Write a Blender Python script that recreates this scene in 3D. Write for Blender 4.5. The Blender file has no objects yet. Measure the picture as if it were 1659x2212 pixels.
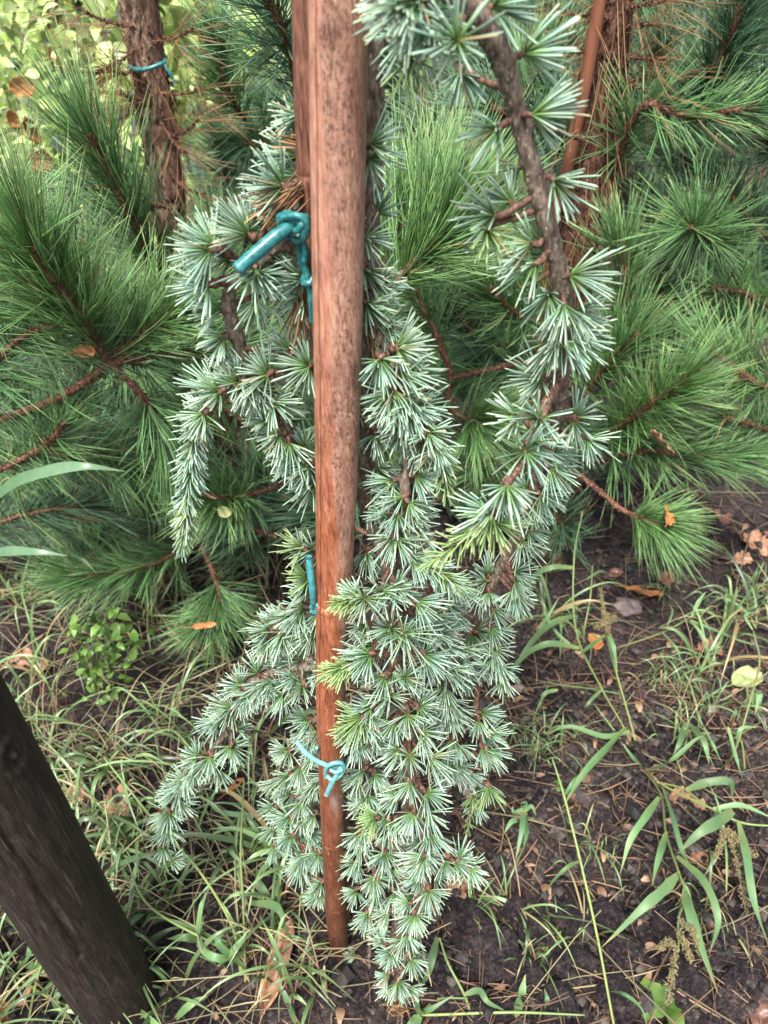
import bpy, math, random
import numpy as np
from mathutils import Vector, Matrix, noise
R = math.radians
rng = np.random.default_rng(7); random.seed(7)
S = bpy.context.scene
C = S.collection

# ------------------------------------------------------------------ camera
H = 1.06; TH = R(37.5); ROLL = R(2.75); FPX = 1609.0
F = Vector((0, math.cos(TH), -math.sin(TH)))
R0 = Vector((1, 0, 0)); U0 = Vector((0, math.sin(TH), math.cos(TH)))
RT = R0*math.cos(ROLL) - U0*math.sin(ROLL)
UP = U0*math.cos(ROLL) + R0*math.sin(ROLL)
CAM = Vector((0, 0, H))
cd = bpy.data.cameras.new('camera'); cam = bpy.data.objects.new('camera', cd); C.objects.link(cam)
cam.matrix_world = Matrix(((RT.x, UP.x, -F.x, 0), (RT.y, UP.y, -F.y, 0), (RT.z, UP.z, -F.z, H), (0, 0, 0, 1)))
cd.sensor_fit = 'VERTICAL'; cd.sensor_height = 36; cd.sensor_width = 27
cd.lens = 36*FPX/2212; cd.clip_start = 0.02; cd.clip_end = 300
cd.dof.use_dof = True; cd.dof.focus_distance = 0.66; cd.dof.aperture_fstop = 9.5
S.camera = cam

# ------------------------------------------------------------------ light
SUN_EL, SUN_AZ = 62, 200
w = bpy.data.worlds.new('World'); S.world = w; w.use_nodes = True
nt = w.node_tree; bg = nt.nodes['Background']
sky = nt.nodes.new('ShaderNodeTexSky'); sky.sky_type = 'NISHITA'; sky.sun_disc = False
sky.sun_elevation = R(SUN_EL); sky.sun_rotation = R(SUN_AZ); sky.air_density = 1.0; sky.dust_density = 4.0
hs = nt.nodes.new('ShaderNodeHueSaturation'); hs.inputs['Saturation'].default_value = 0.6
nt.links.new(sky.outputs[0], hs.inputs['Color']); nt.links.new(hs.outputs[0], bg.inputs[0])
bg.inputs[1].default_value = 0.075
sd = bpy.data.lights.new('sun', 'SUN'); sd.energy = 1.5; sd.angle = R(14); sd.color = (1, 0.97, 0.93)
so = bpy.data.objects.new('sun', sd); C.objects.link(so)
az = R(SUN_AZ); el = R(SUN_EL)
sv = Vector((math.sin(az)*math.cos(el), math.cos(az)*math.cos(el), math.sin(el)))
so.rotation_euler = sv.to_track_quat('Z', 'Y').to_euler()
S.view_settings.view_transform = 'Standard'; S.view_settings.look = 'None'
S.view_settings.exposure = 2.2; S.view_settings.gamma = 1

# ------------------------------------------------------------------ helpers
def ray(x, y): return F + RT*((x-829.5)/FPX) - UP*((y-1106)/FPX)
def at(x, y, Y):
    r = ray(x, y); return CAM + r*(Y/r.y)
def G(x, y, h=0.0):
    r = ray(x, y); return CAM + r*((h-H)/r.z)
def tag(o, label=None, cat=None, group=None, kind=None):
    for k, v in (('label', label), ('category', cat), ('group', group), ('kind', kind)):
        if v: o[k] = v
    return o
def empty(name, loc=(0, 0, 0)):
    o = bpy.data.objects.new(name, None); C.objects.link(o); o.location = loc
    o.empty_display_size = .05; return o
def nrm(a): return a/np.maximum(np.linalg.norm(a, axis=-1, keepdims=True), 1e-9)

class MB:
    """collects vertices, faces and two attributes: t (along) and rnd (per piece)"""
    def __init__(s): s.v = []; s.f = []; s.t = []; s.r = []; s.n = 0
    def add(s, v, f, t, r):
        v = np.asarray(v, float).reshape(-1, 3); f = np.asarray(f, int)
        s.v.append(v); s.f.append(f+s.n); s.n += len(v)
        s.t.append(np.broadcast_to(np.asarray(t, float), (len(v),)).copy())
        s.r.append(np.broadcast_to(np.asarray(r, float), (len(v),)).copy())
    def build(s, name, mat, parent=None, smooth=True):
        if not s.v: return None
        me = bpy.data.meshes.new(name)
        V = np.vstack(s.v)
        loc = Vector((0, 0, 0))
        if parent is not None:
            p = parent
            while p is not None: loc = loc+p.location; p = p.parent
        else:
            lo = V.min(0); hi = V.max(0); loc = Vector(((lo[0]+hi[0])/2, (lo[1]+hi[1])/2, lo[2]))
        V = V-np.array(loc)
        me.vertices.add(len(V)); me.vertices.foreach_set('co', V.astype(np.float32).ravel())
        tot = sum(f.shape[0] for f in s.f); idx = np.concatenate([f.ravel() for f in s.f]).astype(np.int32)
        szs = np.concatenate([np.full(f.shape[0], f.shape[1], np.int32) for f in s.f])
        st = np.concatenate([[0], np.cumsum(szs)[:-1]]).astype(np.int32)
        me.loops.add(len(idx)); me.loops.foreach_set('vertex_index', idx)
        me.polygons.add(tot); me.polygons.foreach_set('loop_start', st); me.polygons.foreach_set('loop_total', szs)
        me.polygons.foreach_set('use_smooth', np.full(tot, smooth, bool))
        me.update(calc_edges=True); me.validate()
        for nm, arr in (('t', s.t), ('rnd', s.r)):
            a = me.attributes.new(nm, 'FLOAT', 'POINT'); a.data.foreach_set('value', np.concatenate(arr).astype(np.float32))
        o = bpy.data.objects.new(name, me); C.objects.link(o); me.materials.append(mat)
        if parent is not None: o.parent = parent
        else: o.location = loc
        return o

def frames(d):
    ref = np.where(np.abs(d[:, 2:3]) < .9, np.array([[0, 0, 1.]]), np.array([[1., 0, 0]]))
    u = nrm(np.cross(d, ref)); return u, np.cross(d, u)
def needles(mb, base, d, L, r, bend=None, prof=((0, .6), (.12, 1), (.55, 1), (.93, .85), (1, .25)), K=3, rnd=None, tones=None):
    base = np.asarray(base, float); d = nrm(np.asarray(d, float)); N = len(base)
    L = np.broadcast_to(np.asarray(L, float), (N,)); r = np.broadcast_to(np.asarray(r, float), (N,))
    if bend is None: bend = np.zeros((N, 3))
    u, v = frames(d); ph = rng.uniform(0, 6.28, N)
    P = []; T = []
    for (t, k) in prof:
        c = base + d*(L*t)[:, None] + bend*(L*t*t)[:, None]
        for j in range(K):
            a = ph+2*math.pi*j/K
            P.append(c + (u*np.cos(a)[:, None]+v*np.sin(a)[:, None])*(r*k)[:, None]); T.append(t)
    Sn = len(prof); P = np.stack(P, 1)            # N, S*K, 3
    f = []
    for s in range(Sn-1):
        for j in range(K): f.append((s*K+j, s*K+(j+1) % K, (s+1)*K+(j+1) % K, (s+1)*K+j))
    f = np.array(f); off = (np.arange(N)*Sn*K)[:, None, None]
    ff = (f[None]+off).reshape(-1, 4)
    rn = rng.uniform(0, 1, N) if rnd is None else rnd
    mb.add(P.reshape(-1, 3), ff, np.tile(np.array(T), N), np.repeat(rn, Sn*K))
    if K == 3:
        cap = (np.array([[(Sn-1)*K, (Sn-1)*K+1, (Sn-1)*K+2]])[None]+off).reshape(-1, 3)
        mb.f.append(cap+mb.n-len(P.reshape(-1, 3)))

def spline(pts, n=6):
    P = [np.array(p, float) for p in pts]
    if len(P) < 3:
        return np.array([P[0]+(P[-1]-P[0])*k/n for k in range(n+1)])
    P = [2*P[0]-P[1]]+P+[2*P[-1]-P[-2]]; out = []
    for i in range(1, len(P)-2):
        a, b, c, d = P[i-1:i+3]
        for k in range(n):
            t = k/n
            out.append(.5*((2*b)+(-a+c)*t+(2*a-5*b+4*c-d)*t*t+(-a+3*b-3*c+d)*t**3))
    out.append(P[-2]); return np.array(out)
def tube(mb, pts, rad, K=8, n=6, bump=0.0, raw=False, t=None, rnd=0.5, cap=True, bf=300.):
    """pts list of xyz; rad scalar or list per pt"""
    q = len(pts); rad = np.broadcast_to(np.asarray(rad, float), (q,))
    A = np.hstack([np.array([list(p) for p in pts], float), rad[:, None]])
    A = A if raw else spline(A, n)
    c = A[:, :3]; rr = np.maximum(A[:, 3], 1e-5); M = len(c)
    tg = nrm(np.gradient(c, axis=0)); u, _ = frames(tg[:1]); u = u[0]
    V = []
    for i in range(M):
        u = u-tg[i]*np.dot(u, tg[i]); u /= np.linalg.norm(u)+1e-9; v = np.cross(tg[i], u)
        for j in range(K):
            a = 2*math.pi*j/K; dd = u*math.cos(a)+v*math.sin(a); k = 1.
            if bump: k += bump*noise.noise(Vector(c[i]+dd*rr[i])*bf)
            V.append(c[i]+dd*rr[i]*k)
    f = [(i*K+j, i*K+(j+1) % K, (i+1)*K+(j+1) % K, (i+1)*K+j) for i in range(M-1) for j in range(K)]
    tt = np.repeat(np.linspace(0, 1, M), K) if t is None else t
    n0 = mb.n; mb.add(V, f, tt, rnd)
    if cap:
        for i0, s in ((0, -1), ((M-1)*K, 1)):
            ci = 0 if s < 0 else M-1
            mb.add([c[ci]+tg[ci]*s*rr[ci]*.25], np.zeros((0, 3), int), 0 if s < 0 else 1, rnd)
            mb.f.append(np.array([(n0+i0+j, n0+i0+(j+1) % K, mb.n-1) for j in range(K)]))
    return c
def blade(mb, pts, wid, rnd=.5, n=6, up=None, fold=.25, tipw=.05, basew=.55):
    """grass blade: ribbon with V section along pts"""
    c = spline([list(p) for p in pts], n); M = len(c); tg = nrm(np.gradient(c, axis=0))
    up = np.array(up if up is not None else (rng.normal(0, .35), rng.normal(0, .35)-.25, 1.0))
    V = []
    for i in range(M):
        s = i/(M-1); side = np.cross(tg[i], up); side /= np.linalg.norm(side)+1e-9
        nn = np.cross(side, tg[i])
        k = wid*.5*(basew+(1-basew)*min(1, s*5))*(1 if s < .5 else max(tipw, 1-((s-.5)/.5)**1.35))*(1+.06*math.sin(s*17+wid*900))
        V += [c[i]-side*k+nn*k*fold, c[i], c[i]+side*k+nn*k*fold]
    f = []
    for i in range(M-1):
        for j in range(2): f.append((i*3+j, i*3+j+1, i*3+3+j+1, i*3+3+j))
    mb.add(V, f, np.repeat(np.linspace(0, 1, M), 3), rnd)

# ------------------------------------------------------------------ materials
def mat(name, rough=.5, spec=.4):
    m = bpy.data.materials.new(name); m.use_nodes = True; n = m.node_tree
    b = n.nodes['Principled BSDF']; b.inputs['Roughness'].default_value = rough
    b.inputs['Specular IOR Level'].default_value = spec
    return m, n, b
def node(n, t, **k):
    x = n.nodes.new(t)
    for a, v in k.items(): setattr(x, a, v)
    return x
def ramp(n, src, stops, interp='LINEAR'):
    r = node(n, 'ShaderNodeValToRGB'); r.color_ramp.interpolation = interp
    e = r.color_ramp.elements
    while len(e) < len(stops): e.new(.5)
    for i, (p, c) in enumerate(stops): e[i].position = p; e[i].color = (*c, 1) if len(c) == 3 else c
    n.links.new(src, r.inputs[0]); return r.outputs[0]
def attr(n, nm): return node(n, 'ShaderNodeAttribute', attribute_name=nm).outputs['Fac']
def mix(n, fac, a, b, mode='MIX'):
    m = node(n, 'ShaderNodeMix', data_type='RGBA', blend_type=mode)
    for k, v in ((0, fac), (6, a), (7, b)):
        if hasattr(v, 'links'): n.links.new(v, m.inputs[k])
        else: m.inputs[k].default_value = v if k == 0 else (*v, 1)
    return m.outputs[2]
def noi(n, scale, detail=4, vec=None, rough=.6, dist=0):
    x = node(n, 'ShaderNodeTexNoise'); x.inputs['Scale'].default_value = scale; x.inputs['Detail'].default_value = detail
    x.inputs['Roughness'].default_value = rough; x.inputs['Distortion'].default_value = dist
    if vec is not None: n.links.new(vec, x.inputs['Vector'])
    return x.outputs['Fac']
def coords(n, scale=(1, 1, 1)):
    tc = node(n, 'ShaderNodeTexCoord'); mp = node(n, 'ShaderNodeMapping'); mp.inputs['Scale'].default_value = scale
    n.links.new(tc.outputs['Object'], mp.inputs[0]); return mp.outputs[0]
def bump(n, b, h, strength=.5, dist=.001):
    x = node(n, 'ShaderNodeBump'); x.inputs['Strength'].default_value = strength; x.inputs['Distance'].default_value = dist
    n.links.new(h, x.inputs['Height']); n.links.new(x.outputs[0], b.inputs['Normal'])
def leafmat(name, stops, var=(.75, 1.25), rough=.42, trans=.25, spec=.45, patch=None):
    m, n, b = mat(name, rough, spec)
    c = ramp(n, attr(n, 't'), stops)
    r = node(n, 'ShaderNodeMapRange'); n.links.new(attr(n, 'rnd'), r.inputs[0]); r.inputs[3].default_value = var[0]; r.inputs[4].default_value = var[1]
    hsv = node(n, 'ShaderNodeHueSaturation'); n.links.new(c, hsv.inputs['Color']); n.links.new(r.outputs[0], hsv.inputs['Value'])
    out = hsv.outputs[0]
    nz = noi(n, 35 if patch is None else patch[0], 3, coords(n))
    tint = ramp(n, nz, [(.35, (.8, .9, .85)), (.65, (1.1, 1.05, .92))])
    out = mix(n, 1.0, out, tint, 'MULTIPLY')
    if 'needle' in name or 'grass' in name:
        out = mix(n, ramp(n, attr(n, 'rnd'), [(.90, (0, 0, 0)), (.95, (.85, .85, .85))]), out, (.30, .20, .095))
    n.links.new(out, b.inputs['Base Color'])
    if trans:
        b2 = node(n, 'ShaderNodeBsdfTranslucent'); n.links.new(out, b2.inputs[0])
        ms = node(n, 'ShaderNodeMixShader'); ms.inputs[0].default_value = trans
        n.links.new(b.outputs[0], ms.inputs[1]); n.links.new(b2.outputs[0], ms.inputs[2])
        n.links.new(ms.outputs[0], n.nodes['Material Output'].inputs[0])
    return m
M = {}
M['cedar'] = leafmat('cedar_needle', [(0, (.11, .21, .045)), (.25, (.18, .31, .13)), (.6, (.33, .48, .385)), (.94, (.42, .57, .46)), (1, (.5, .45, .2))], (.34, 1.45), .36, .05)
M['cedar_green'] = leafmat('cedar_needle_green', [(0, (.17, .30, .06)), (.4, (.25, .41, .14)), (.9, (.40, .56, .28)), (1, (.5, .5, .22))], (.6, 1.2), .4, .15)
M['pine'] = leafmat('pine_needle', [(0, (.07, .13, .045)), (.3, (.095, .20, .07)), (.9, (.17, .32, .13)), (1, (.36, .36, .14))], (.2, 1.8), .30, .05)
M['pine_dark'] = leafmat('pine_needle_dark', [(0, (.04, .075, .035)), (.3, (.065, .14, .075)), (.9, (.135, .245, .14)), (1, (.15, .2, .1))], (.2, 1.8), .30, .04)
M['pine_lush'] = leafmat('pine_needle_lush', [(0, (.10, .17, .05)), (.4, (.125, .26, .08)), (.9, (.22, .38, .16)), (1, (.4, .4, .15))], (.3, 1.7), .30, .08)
M['dead'] = leafmat('dead_needle', [(0, (.17, .08, .035)), (.5, (.28, .15, .07)), (1, (.32, .19, .10))], (.4, 1.5), .6, .05)
M['litter'] = leafmat('old_litter', [(0, (.13, .065, .04)), (.5, (.19, .11, .07)), (1, (.22, .14, .095))], (.25, 1.7), .6, 0)
M['straw'] = leafmat('dry_straw', [(0, (.28, .22, .13)), (1, (.34, .29, .18))], (.25, 1.3), .7, .05)
M['grass'] = leafmat('grass_blade', [(0, (.22, .22, .10)), (.3, (.12, .20, .075)), (.9, (.17, .25, .12)), (1, (.35, .28, .12))], (.35, 1.6), .36, .12)
M['weed'] = leafmat('weed_blade', [(0, (.20, .27, .11)), (.3, (.11, .20, .085)), (.85, (.14, .23, .11)), (1, (.30, .26, .12))], (.6, 1.4), .5, .22)
M['weedstem'] = leafmat('weed_stem', [(0, (.22, .22, .09)), (.5, (.19, .25, .085)), (1, (.16, .23, .09))], (.7, 1.3), .4, .1)
M['pinkstem'] = leafmat('pink_stem', [(0, (.30, .09, .12)), (.35, (.28, .19, .13)), (1, (.28, .29, .14))], (.5, 1.3), .5, .05)
M['seed'] = leafmat('seed_head', [(0, (.20, .18, .08)), (1, (.22, .16, .09))], (.6, 1.3), .8, .05)
M['herb'] = leafmat('herb_leaf', [(0, (.10, .19, .04)), (1, (.16, .27, .065))], (.35, 1.3), .4, .3)
M['shrub'] = leafmat('shrub_leaf', [(0, (.34, .46, .13)), (1, (.52, .60, .28))], (.35, 1.6), .4, .3)
M['blade_pale'] = leafmat('pale_blade', [(0, (.10, .20, .10)), (1, (.17, .27, .17))], (.8, 1.2), .25, .2)

def barkmat(name, c1, c2, c3, sc=(400, 400, 120), rough=.75, bs=.8, bd=.0008, speck=None):
    m, n, b = mat(name, rough, .3)
    v = coords(n, (1, 1, .35)); nz = noi(n, sc[0], 6, v, .65, .4)
    c = ramp(n, nz, [(.32, c1), (.5, c2), (.68, c3)])
    if speck:
        vo = node(n, 'ShaderNodeTexVoronoi'); vo.inputs['Scale'].default_value = speck[0]; n.links.new(coords(n, (1, 1, .6)), vo.inputs['Vector'])
        mk = ramp(n, vo.outputs['Distance'], [(.13, (1, 1, 1)), (.22, (0, 0, 0))])
        c = mix(n, mk, c, speck[1])
    n.links.new(c, b.inputs['Base Color']); bump(n, b, nz, bs, bd); return m
M['cedar_bark'] = barkmat('cedar_bark', (.03, .02, .015), (.15, .11, .08), (.34, .28, .215), (330, 0, 0), bd=.0016, bs=1, speck=(300, (.4, .33, .25)))
M['cedar_twig'] = barkmat('cedar_twig', (.035, .017, .012), (.11, .055, .035), (.26, .16, .11), (420, 0, 0))
M['pine_bark'] = barkmat('pine_bark', (.012, .006, .004), (.12, .065, .04), (.36, .25, .18), (110, 0, 0), bd=.008, bs=1)
M['red_bark'] = barkmat('red_bark', (.012, .005, .004), (.10, .042, .027), (.24, .13, .09), (150, 0, 0), bd=.008, bs=1)
M['pine_stem'] = barkmat('pine_stem', (.025, .013, .010), (.12, .052, .030), (.27, .15, .095), (260, 0, 0), bd=.002)

def stakemat():
    m, n, b = mat('bamboo_wood', .45, .45)
    v = coords(n, (1, 1, .10)); g = noi(n, 480, 5, v, .7)
    up = attr(n, 't'); orange = ramp(n, g, [(.3, (.15, .036, .013)), (.5, (.30, .095, .042)), (.72, (.45, .20, .12))])
    pink = ramp(n, g, [(.3, (.24, .095, .055)), (.5, (.38, .18, .115)), (.72, (.50, .30, .22))])
    orange = mix(n, ramp(n, up, [(.66, (0, 0, 0)), (.86, (1, 1, 1))]), orange, pink)
    grey = ramp(n, noi(n, 420, 5, coords(n, (1, 1, .25)), .75), [(.34, (.11, .05, .034)), (.46, (.30, .15, .10)), (.72, (.43, .27, .20))])
    side = attr(n, 'rnd')
    th = ramp(n, up, [(0, (.0,)*3), (.30, (.02,)*3), (.52, (.16,)*3), (.66, (.38,)*3), (.80, (.60,)*3), (1, (.78,)*3)])
    big = noi(n, 30, 6, coords(n, (1, 1, .22)), .7, .5)
    a = node(n, 'ShaderNodeMath', operation='ADD'); n.links.new(side, a.inputs[0]); n.links.new(th, a.inputs[1])
    q0 = node(n, 'ShaderNodeMath', operation='MULTIPLY_ADD'); n.links.new(big, q0.inputs[0]); q0.inputs[1].default_value = .95; n.links.new(a.outputs[0], q0.inputs[2])
    hf = node(n, 'ShaderNodeMath', operation='MULTIPLY'); n.links.new(q0.outputs[0], hf.inputs[0]); hf.inputs[1].default_value = .5
    mk = ramp(n, hf.outputs[0], [(.70, (0, 0, 0)), (.735, (1, 1, 1))])
    c = mix(n, mk, orange, grey)
    sk = noi(n, 620, 3, coords(n, (1, 1, .5)), .8); area = noi(n, 34, 3, coords(n, (1, 1, .3)))
    q = node(n, 'ShaderNodeMath', operation='MULTIPLY_ADD'); n.links.new(area, q.inputs[0]); q.inputs[1].default_value = .55; n.links.new(sk, q.inputs[2])
    q2 = node(n, 'ShaderNodeMath', operation='MULTIPLY_ADD'); n.links.new(mk, q2.inputs[0]); q2.inputs[1].default_value = .05; n.links.new(q.outputs[0], q2.inputs[2])
    sm = ramp(n, q2.outputs[0], [(.84, (0, 0, 0)), (.98, (.8, .8, .8))])
    c = mix(n, sm, c, (.07, .032, .022))
    gl = ramp(n, side, [(.116, (0, 0, 0)), (.122, (1, 1, 1)), (.134, (1, 1, 1)), (.140, (0, 0, 0))])
    c = mix(n, gl, c, (.06, .02, .012))
    mo = ramp(n, noi(n, 70, 6, coords(n, (1, 1, .4)), .75), [(.36, (.62, .58, .56)), (.5, (1, 1, 1)), (.66, (1.22, 1.25, 1.25))]); c = mix(n, 1., c, mo, 'MULTIPLY')
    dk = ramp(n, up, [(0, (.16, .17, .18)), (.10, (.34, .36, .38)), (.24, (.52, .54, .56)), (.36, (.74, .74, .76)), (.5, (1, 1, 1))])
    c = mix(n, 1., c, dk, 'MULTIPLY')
    pp = at(722, 1738, .425)-Vector(G(735, 2052)); sp = node(n, 'ShaderNodeVectorMath', operation='SUBTRACT'); tc_ = node(n, 'ShaderNodeTexCoord'); n.links.new(tc_.outputs['Object'], sp.inputs[0]); sp.inputs[1].default_value = (pp.x, pp.y, pp.z+.03)
    sc_ = node(n, 'ShaderNodeVectorMath', operation='MULTIPLY'); n.links.new(sp.outputs[0], sc_.inputs[0]); sc_.inputs[1].default_value = (120, 60, 26)
    ln_ = node(n, 'ShaderNodeVectorMath', operation='LENGTH'); n.links.new(sc_.outputs[0], ln_.inputs[0])
    la = node(n, 'ShaderNodeMath', operation='MULTIPLY_ADD'); n.links.new(big, la.inputs[0]); la.inputs[1].default_value = .5; n.links.new(ln_.outputs['Value'], la.inputs[2])
    c = mix(n, ramp(n, la.outputs[0], [(.75, (.8,)*3), (1., (0,)*3)]) if False else ramp(n, la.outputs[0], [(.0, (.8,)*3), (.999, (0,)*3)]), c, (.42, .36, .32))
    pl = ramp(n, noi(n, 520, 3, coords(n, (1, 1, .16)), .75), [(.66, (0, 0, 0)), (.75, (1, 1, 1))])
    c = mix(n, pl, c, (.62, .40, .30))
    n.links.new(c, b.inputs['Base Color']); bump(n, b, g, .8, .0012)
    return m
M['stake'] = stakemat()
def simple(name, stops, scale, rough=.5, zs=1., spec=.4, bd=.001, bs=.4):
    m, n, b = mat(name, rough, spec); nz = noi(n, scale, 5, coords(n, (1, 1, zs)), .65, .3)
    n.links.new(ramp(n, nz, stops), b.inputs['Base Color']); bump(n, b, nz, bs, bd); return m
M['stake_dark'] = simple('bamboo_dark', [(.35, (.035, .014, .009)), (.5, (.14, .055, .032)), (.7, (.25, .12, .08))], 420, .45, .15)
M['old_wood'] = barkmat('old_brown_wood', (.02, .010, .007), (.085, .04, .025), (.16, .085, .055), (240, 0, 0), bd=.0015, bs=1)
M['cane'] = simple('orange_cane', [(.3, (.13, .045, .022)), (.7, (.24, .09, .048))], 60, .5, .1)
def postmat():
    m, n, b = mat('tarred_post', .62, .35)
    v = coords(n, (1, 1, .13)); g = noi(n, 210, 8, v, .75, .8)
    c = ramp(n, g, [(.34, (.004, .003, .002)), (.5, (.020, .014, .010)), (.72, (.060, .042, .030))])
    spk = ramp(n, noi(n, 330, 2, coords(n), .8), [(.72, (0, 0, 0)), (.78, (1, 1, 1))])
    c = mix(n, ramp(n, noi(n, 240, 3, coords(n, (1, 1, .03)), .8), [(.58, (0, 0, 0)), (.66, (.7, .7, .7))]), c, (.085, .065, .05)); c = mix(n, ramp(n, noi(n, 160, 4, coords(n, (1, 1, .02)), .8, .4), [(.34, (1, 1, 1)), (.38, (0, 0, 0))]), c, (.002, .0015, .001)); c = mix(n, spk, c, (.13, .11, .09)); n.links.new(c, b.inputs['Base Color']); bump(n, b, g, .8, .003); return m
M['post'] = postmat()
M['teal'] = simple('teal_plastic', [(.3, (.02, .13, .14)), (.55, (.06, .27, .28)), (.8, (.11, .36, .36))], 320, .42, 1, .5, .0004)
M['teal_old'] = simple('teal_plastic_aged', [(.3, (.006, .05, .055)), (.5, (.018, .14, .14)), (.7, (.06, .24, .23)), (.85, (.10, .09, .06))], 220, .3, 1, .5, .0004)
M['teal_light'] = simple('teal_plastic_pale', [(.3, (.07, .24, .24)), (.5, (.14, .38, .37)), (.75, (.22, .48, .46))], 380, .48, 1, .5, .0006)
M['oak'] = simple('dry_oak_leaf', [(.3, (.12, .055, .03)), (.5, (.30, .155, .09)), (.75, (.42, .26, .16))], 70, .55)
M['oak_orange'] = simple('orange_leaf', [(.3, (.28, .10, .03)), (.7, (.44, .21, .07))], 60, .5)
M['oak_dark'] = simple('dark_leaf', [(.3, (.06, .03, .02)), (.7, (.2, .09, .06))], 60, .4)
M['leaf_yellow'] = simple('yellowing_leaf', [(.3, (.20, .24, .08)), (.7, (.32, .34, .15))], 50, .5)
M['stone'] = simple('pale_stone', [(.3, (.12, .09, .085)), (.7, (.32, .25, .24))], 40, .8)
m, n, b = mat('water_drop', .02, .5); b.inputs['Transmission Weight'].default_value = 1; b.inputs['IOR'].default_value = 1.33; M['water'] = m
def soilmat():
    m, n, b = mat('soil', .62, .4)
    v = coords(n); g = noi(n, 42, 9, v, .72, .3); g2 = noi(n, 9, 4, v)
    c = ramp(n, g, [(.40, (.004, .0035, .0045)), (.49, (.020, .016, .018)), (.57, (.058, .044, .042)), (.67, (.14, .105, .095))])
    g3 = noi(n, 190, 6, v, .75)
    c = mix(n, .55, c, ramp(n, g3, [(.42, (.006, .005, .006)), (.5, (.040, .030, .028)), (.60, (.17, .12, .10))]))
    d = ramp(n, g2, [(.4, (.55, .54, .68)), (.62, (1.3, 1.18, 1.15))])
    c = mix(n, 1., c, d, 'MULTIPLY')
    sp = ramp(n, noi(n, 230, 3, v, .8), [(.66, (0, 0, 0)), (.72, (1, 1, 1))])
    c = mix(n, sp, c, (.24, .16, .12))
    n.links.new(c, b.inputs['Base Color'])
    rr = ramp(n, g2, [(.4, (.38,)*3), (.6, (.8,)*3)]); n.links.new(rr, b.inputs['Roughness'])
    ad = node(n, 'ShaderNodeMath', operation='MULTIPLY_ADD'); n.links.new(g3, ad.inputs[0]); ad.inputs[1].default_value = .35; n.links.new(g, ad.inputs[2])
    bump(n, b, ad.outputs[0], 1, .02); return m
M['soil'] = soilmat()

# ------------------------------------------------------------------ ground
def soil_h(x, y):
    h = .012*noise.noise(Vector((x*4, y*4, 0)))+.006*noise.noise(Vector((x*17, y*17, 3)))
    if abs(x) < 1.4 and y < 2.2:
        a = max(0, min(1, (noise.noise(Vector((x*2.3+5, y*2.3, 9)))+.25)*2.5))
        if x > .05 and y < .62: a = max(a, .95)
        d, _ = noise.voronoi(Vector((x*19+1.5*noise.noise(Vector((x*9, y*9, 0))), y*19, .3)))
        d2, _ = noise.voronoi(Vector((x*47, y*47, .7)))
        h += a*(.040*max(0, 1-(d[0]*1.25)**2)*min(1, (d[1]-d[0])*5)**.5+.010*max(0, 1-(d2[0]*1.3)**2)*min(1, (d2[1]-d2[0])*5)**.5)-.014*a+.0025*noise.noise(Vector((x*130, y*130, 2)))
        h += .004*noise.noise(Vector((x*60, y*60, 1)))
    return h
def axis(vals):
    out = []
    for a, b_, st in vals: out += list(np.arange(a, b_, st))
    return out
xs = [-60, -30, -15, -8, -5, -3.5]+axis([(-2.6, -1.3, .1), (-1.3, 1.3, .0075), (1.3, 2.7, .1)])+[3.5, 5, 8, 15, 30, 60]
ys = [-20, -8, -3, -1, -.5]+axis([(-.1, .2, .05), (.2, 1.9, .0075), (1.9, 4, .1)])+[4.5, 6, 8, 12, 20, 40, 90]
gm = MB(); nx, ny = len(xs), len(ys)
gm.add([(x, y, soil_h(x, y)) for y in ys for x in xs], [(j*nx+i, j*nx+i+1, (j+1)*nx+i+1, (j+1)*nx+i) for j in range(ny-1) for i in range(nx-1)], 0, .5)
tag(gm.build('ground', M['soil']), 'dark damp crumbly garden soil', None, None, 'structure')

# ------------------------------------------------------------------ stakes and post
def stake(name, pts, rads, material, label, cat, nodes=(), groove=None, K=28, part='cane'):
    base = Vector(pts[-1]); root = empty(name, base); tag(root, label, cat)
    A = spline([[*p, r] for p, r in zip(pts, rads)], 130 if nodes else 30); mb = MB(); c = A[:, :3]; Mn = len(c)
    ln = np.concatenate([[0], np.cumsum(np.linalg.norm(np.diff(c, axis=0), axis=1))])
    V = []
    for i in range(Mn):
        k0 = 1.
        for nz in nodes:
            dz = (c[i][2]-nz)/.0035
            k0 += .06*math.exp(-dz*dz)-.055*math.exp(-((dz-1.3)/.35)**2)
        for j in range(K):
            a = 2*math.pi*j/K
            k = k0*(1+.012*noise.noise(Vector((math.cos(a)*2, math.sin(a)*2, c[i][2]*12))))
            if groove is not None:
                dg = (a-groove); dg = (dg+math.pi) % (2*math.pi)-math.pi
                if abs(dg) < .045: k *= .90
                elif dg < 0 and dg > -.9: k *= 1.015
            V.append(c[i]+np.array((math.cos(a), math.sin(a), 0))*A[i, 3]*k)
    f = [(i*K+j, i*K+(j+1) % K, (i+1)*K+(j+1) % K, (i+1)*K+j) for i in range(Mn-1) for j in range(K)]
    mb.add(V, f, np.repeat(1-ln/ln[-1], K), np.tile(.5+.5*np.cos(2*math.pi*np.arange(K)/K), Mn))
    mb.add([c[0]], np.zeros((0, 3), int), 0, .5); mb.f.append(np.array([(j, (j+1) % K, mb.n-1) for j in range(K)]))
    mb.build(part, material, root)
    return root
def zof(y, Y=.45, x=730): return at(x, y, Y).z
sb = G(735, 2052); sb.z = -.03
st_pts = [at(731, -260, .452), at(731, 0, .45), at(730, 500, .45), at(729, 900, .449), at(722, 1250, .446), at(715, 1500, .444), at(716, 1700, .44), at(726, 1980, .432), sb]
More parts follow.
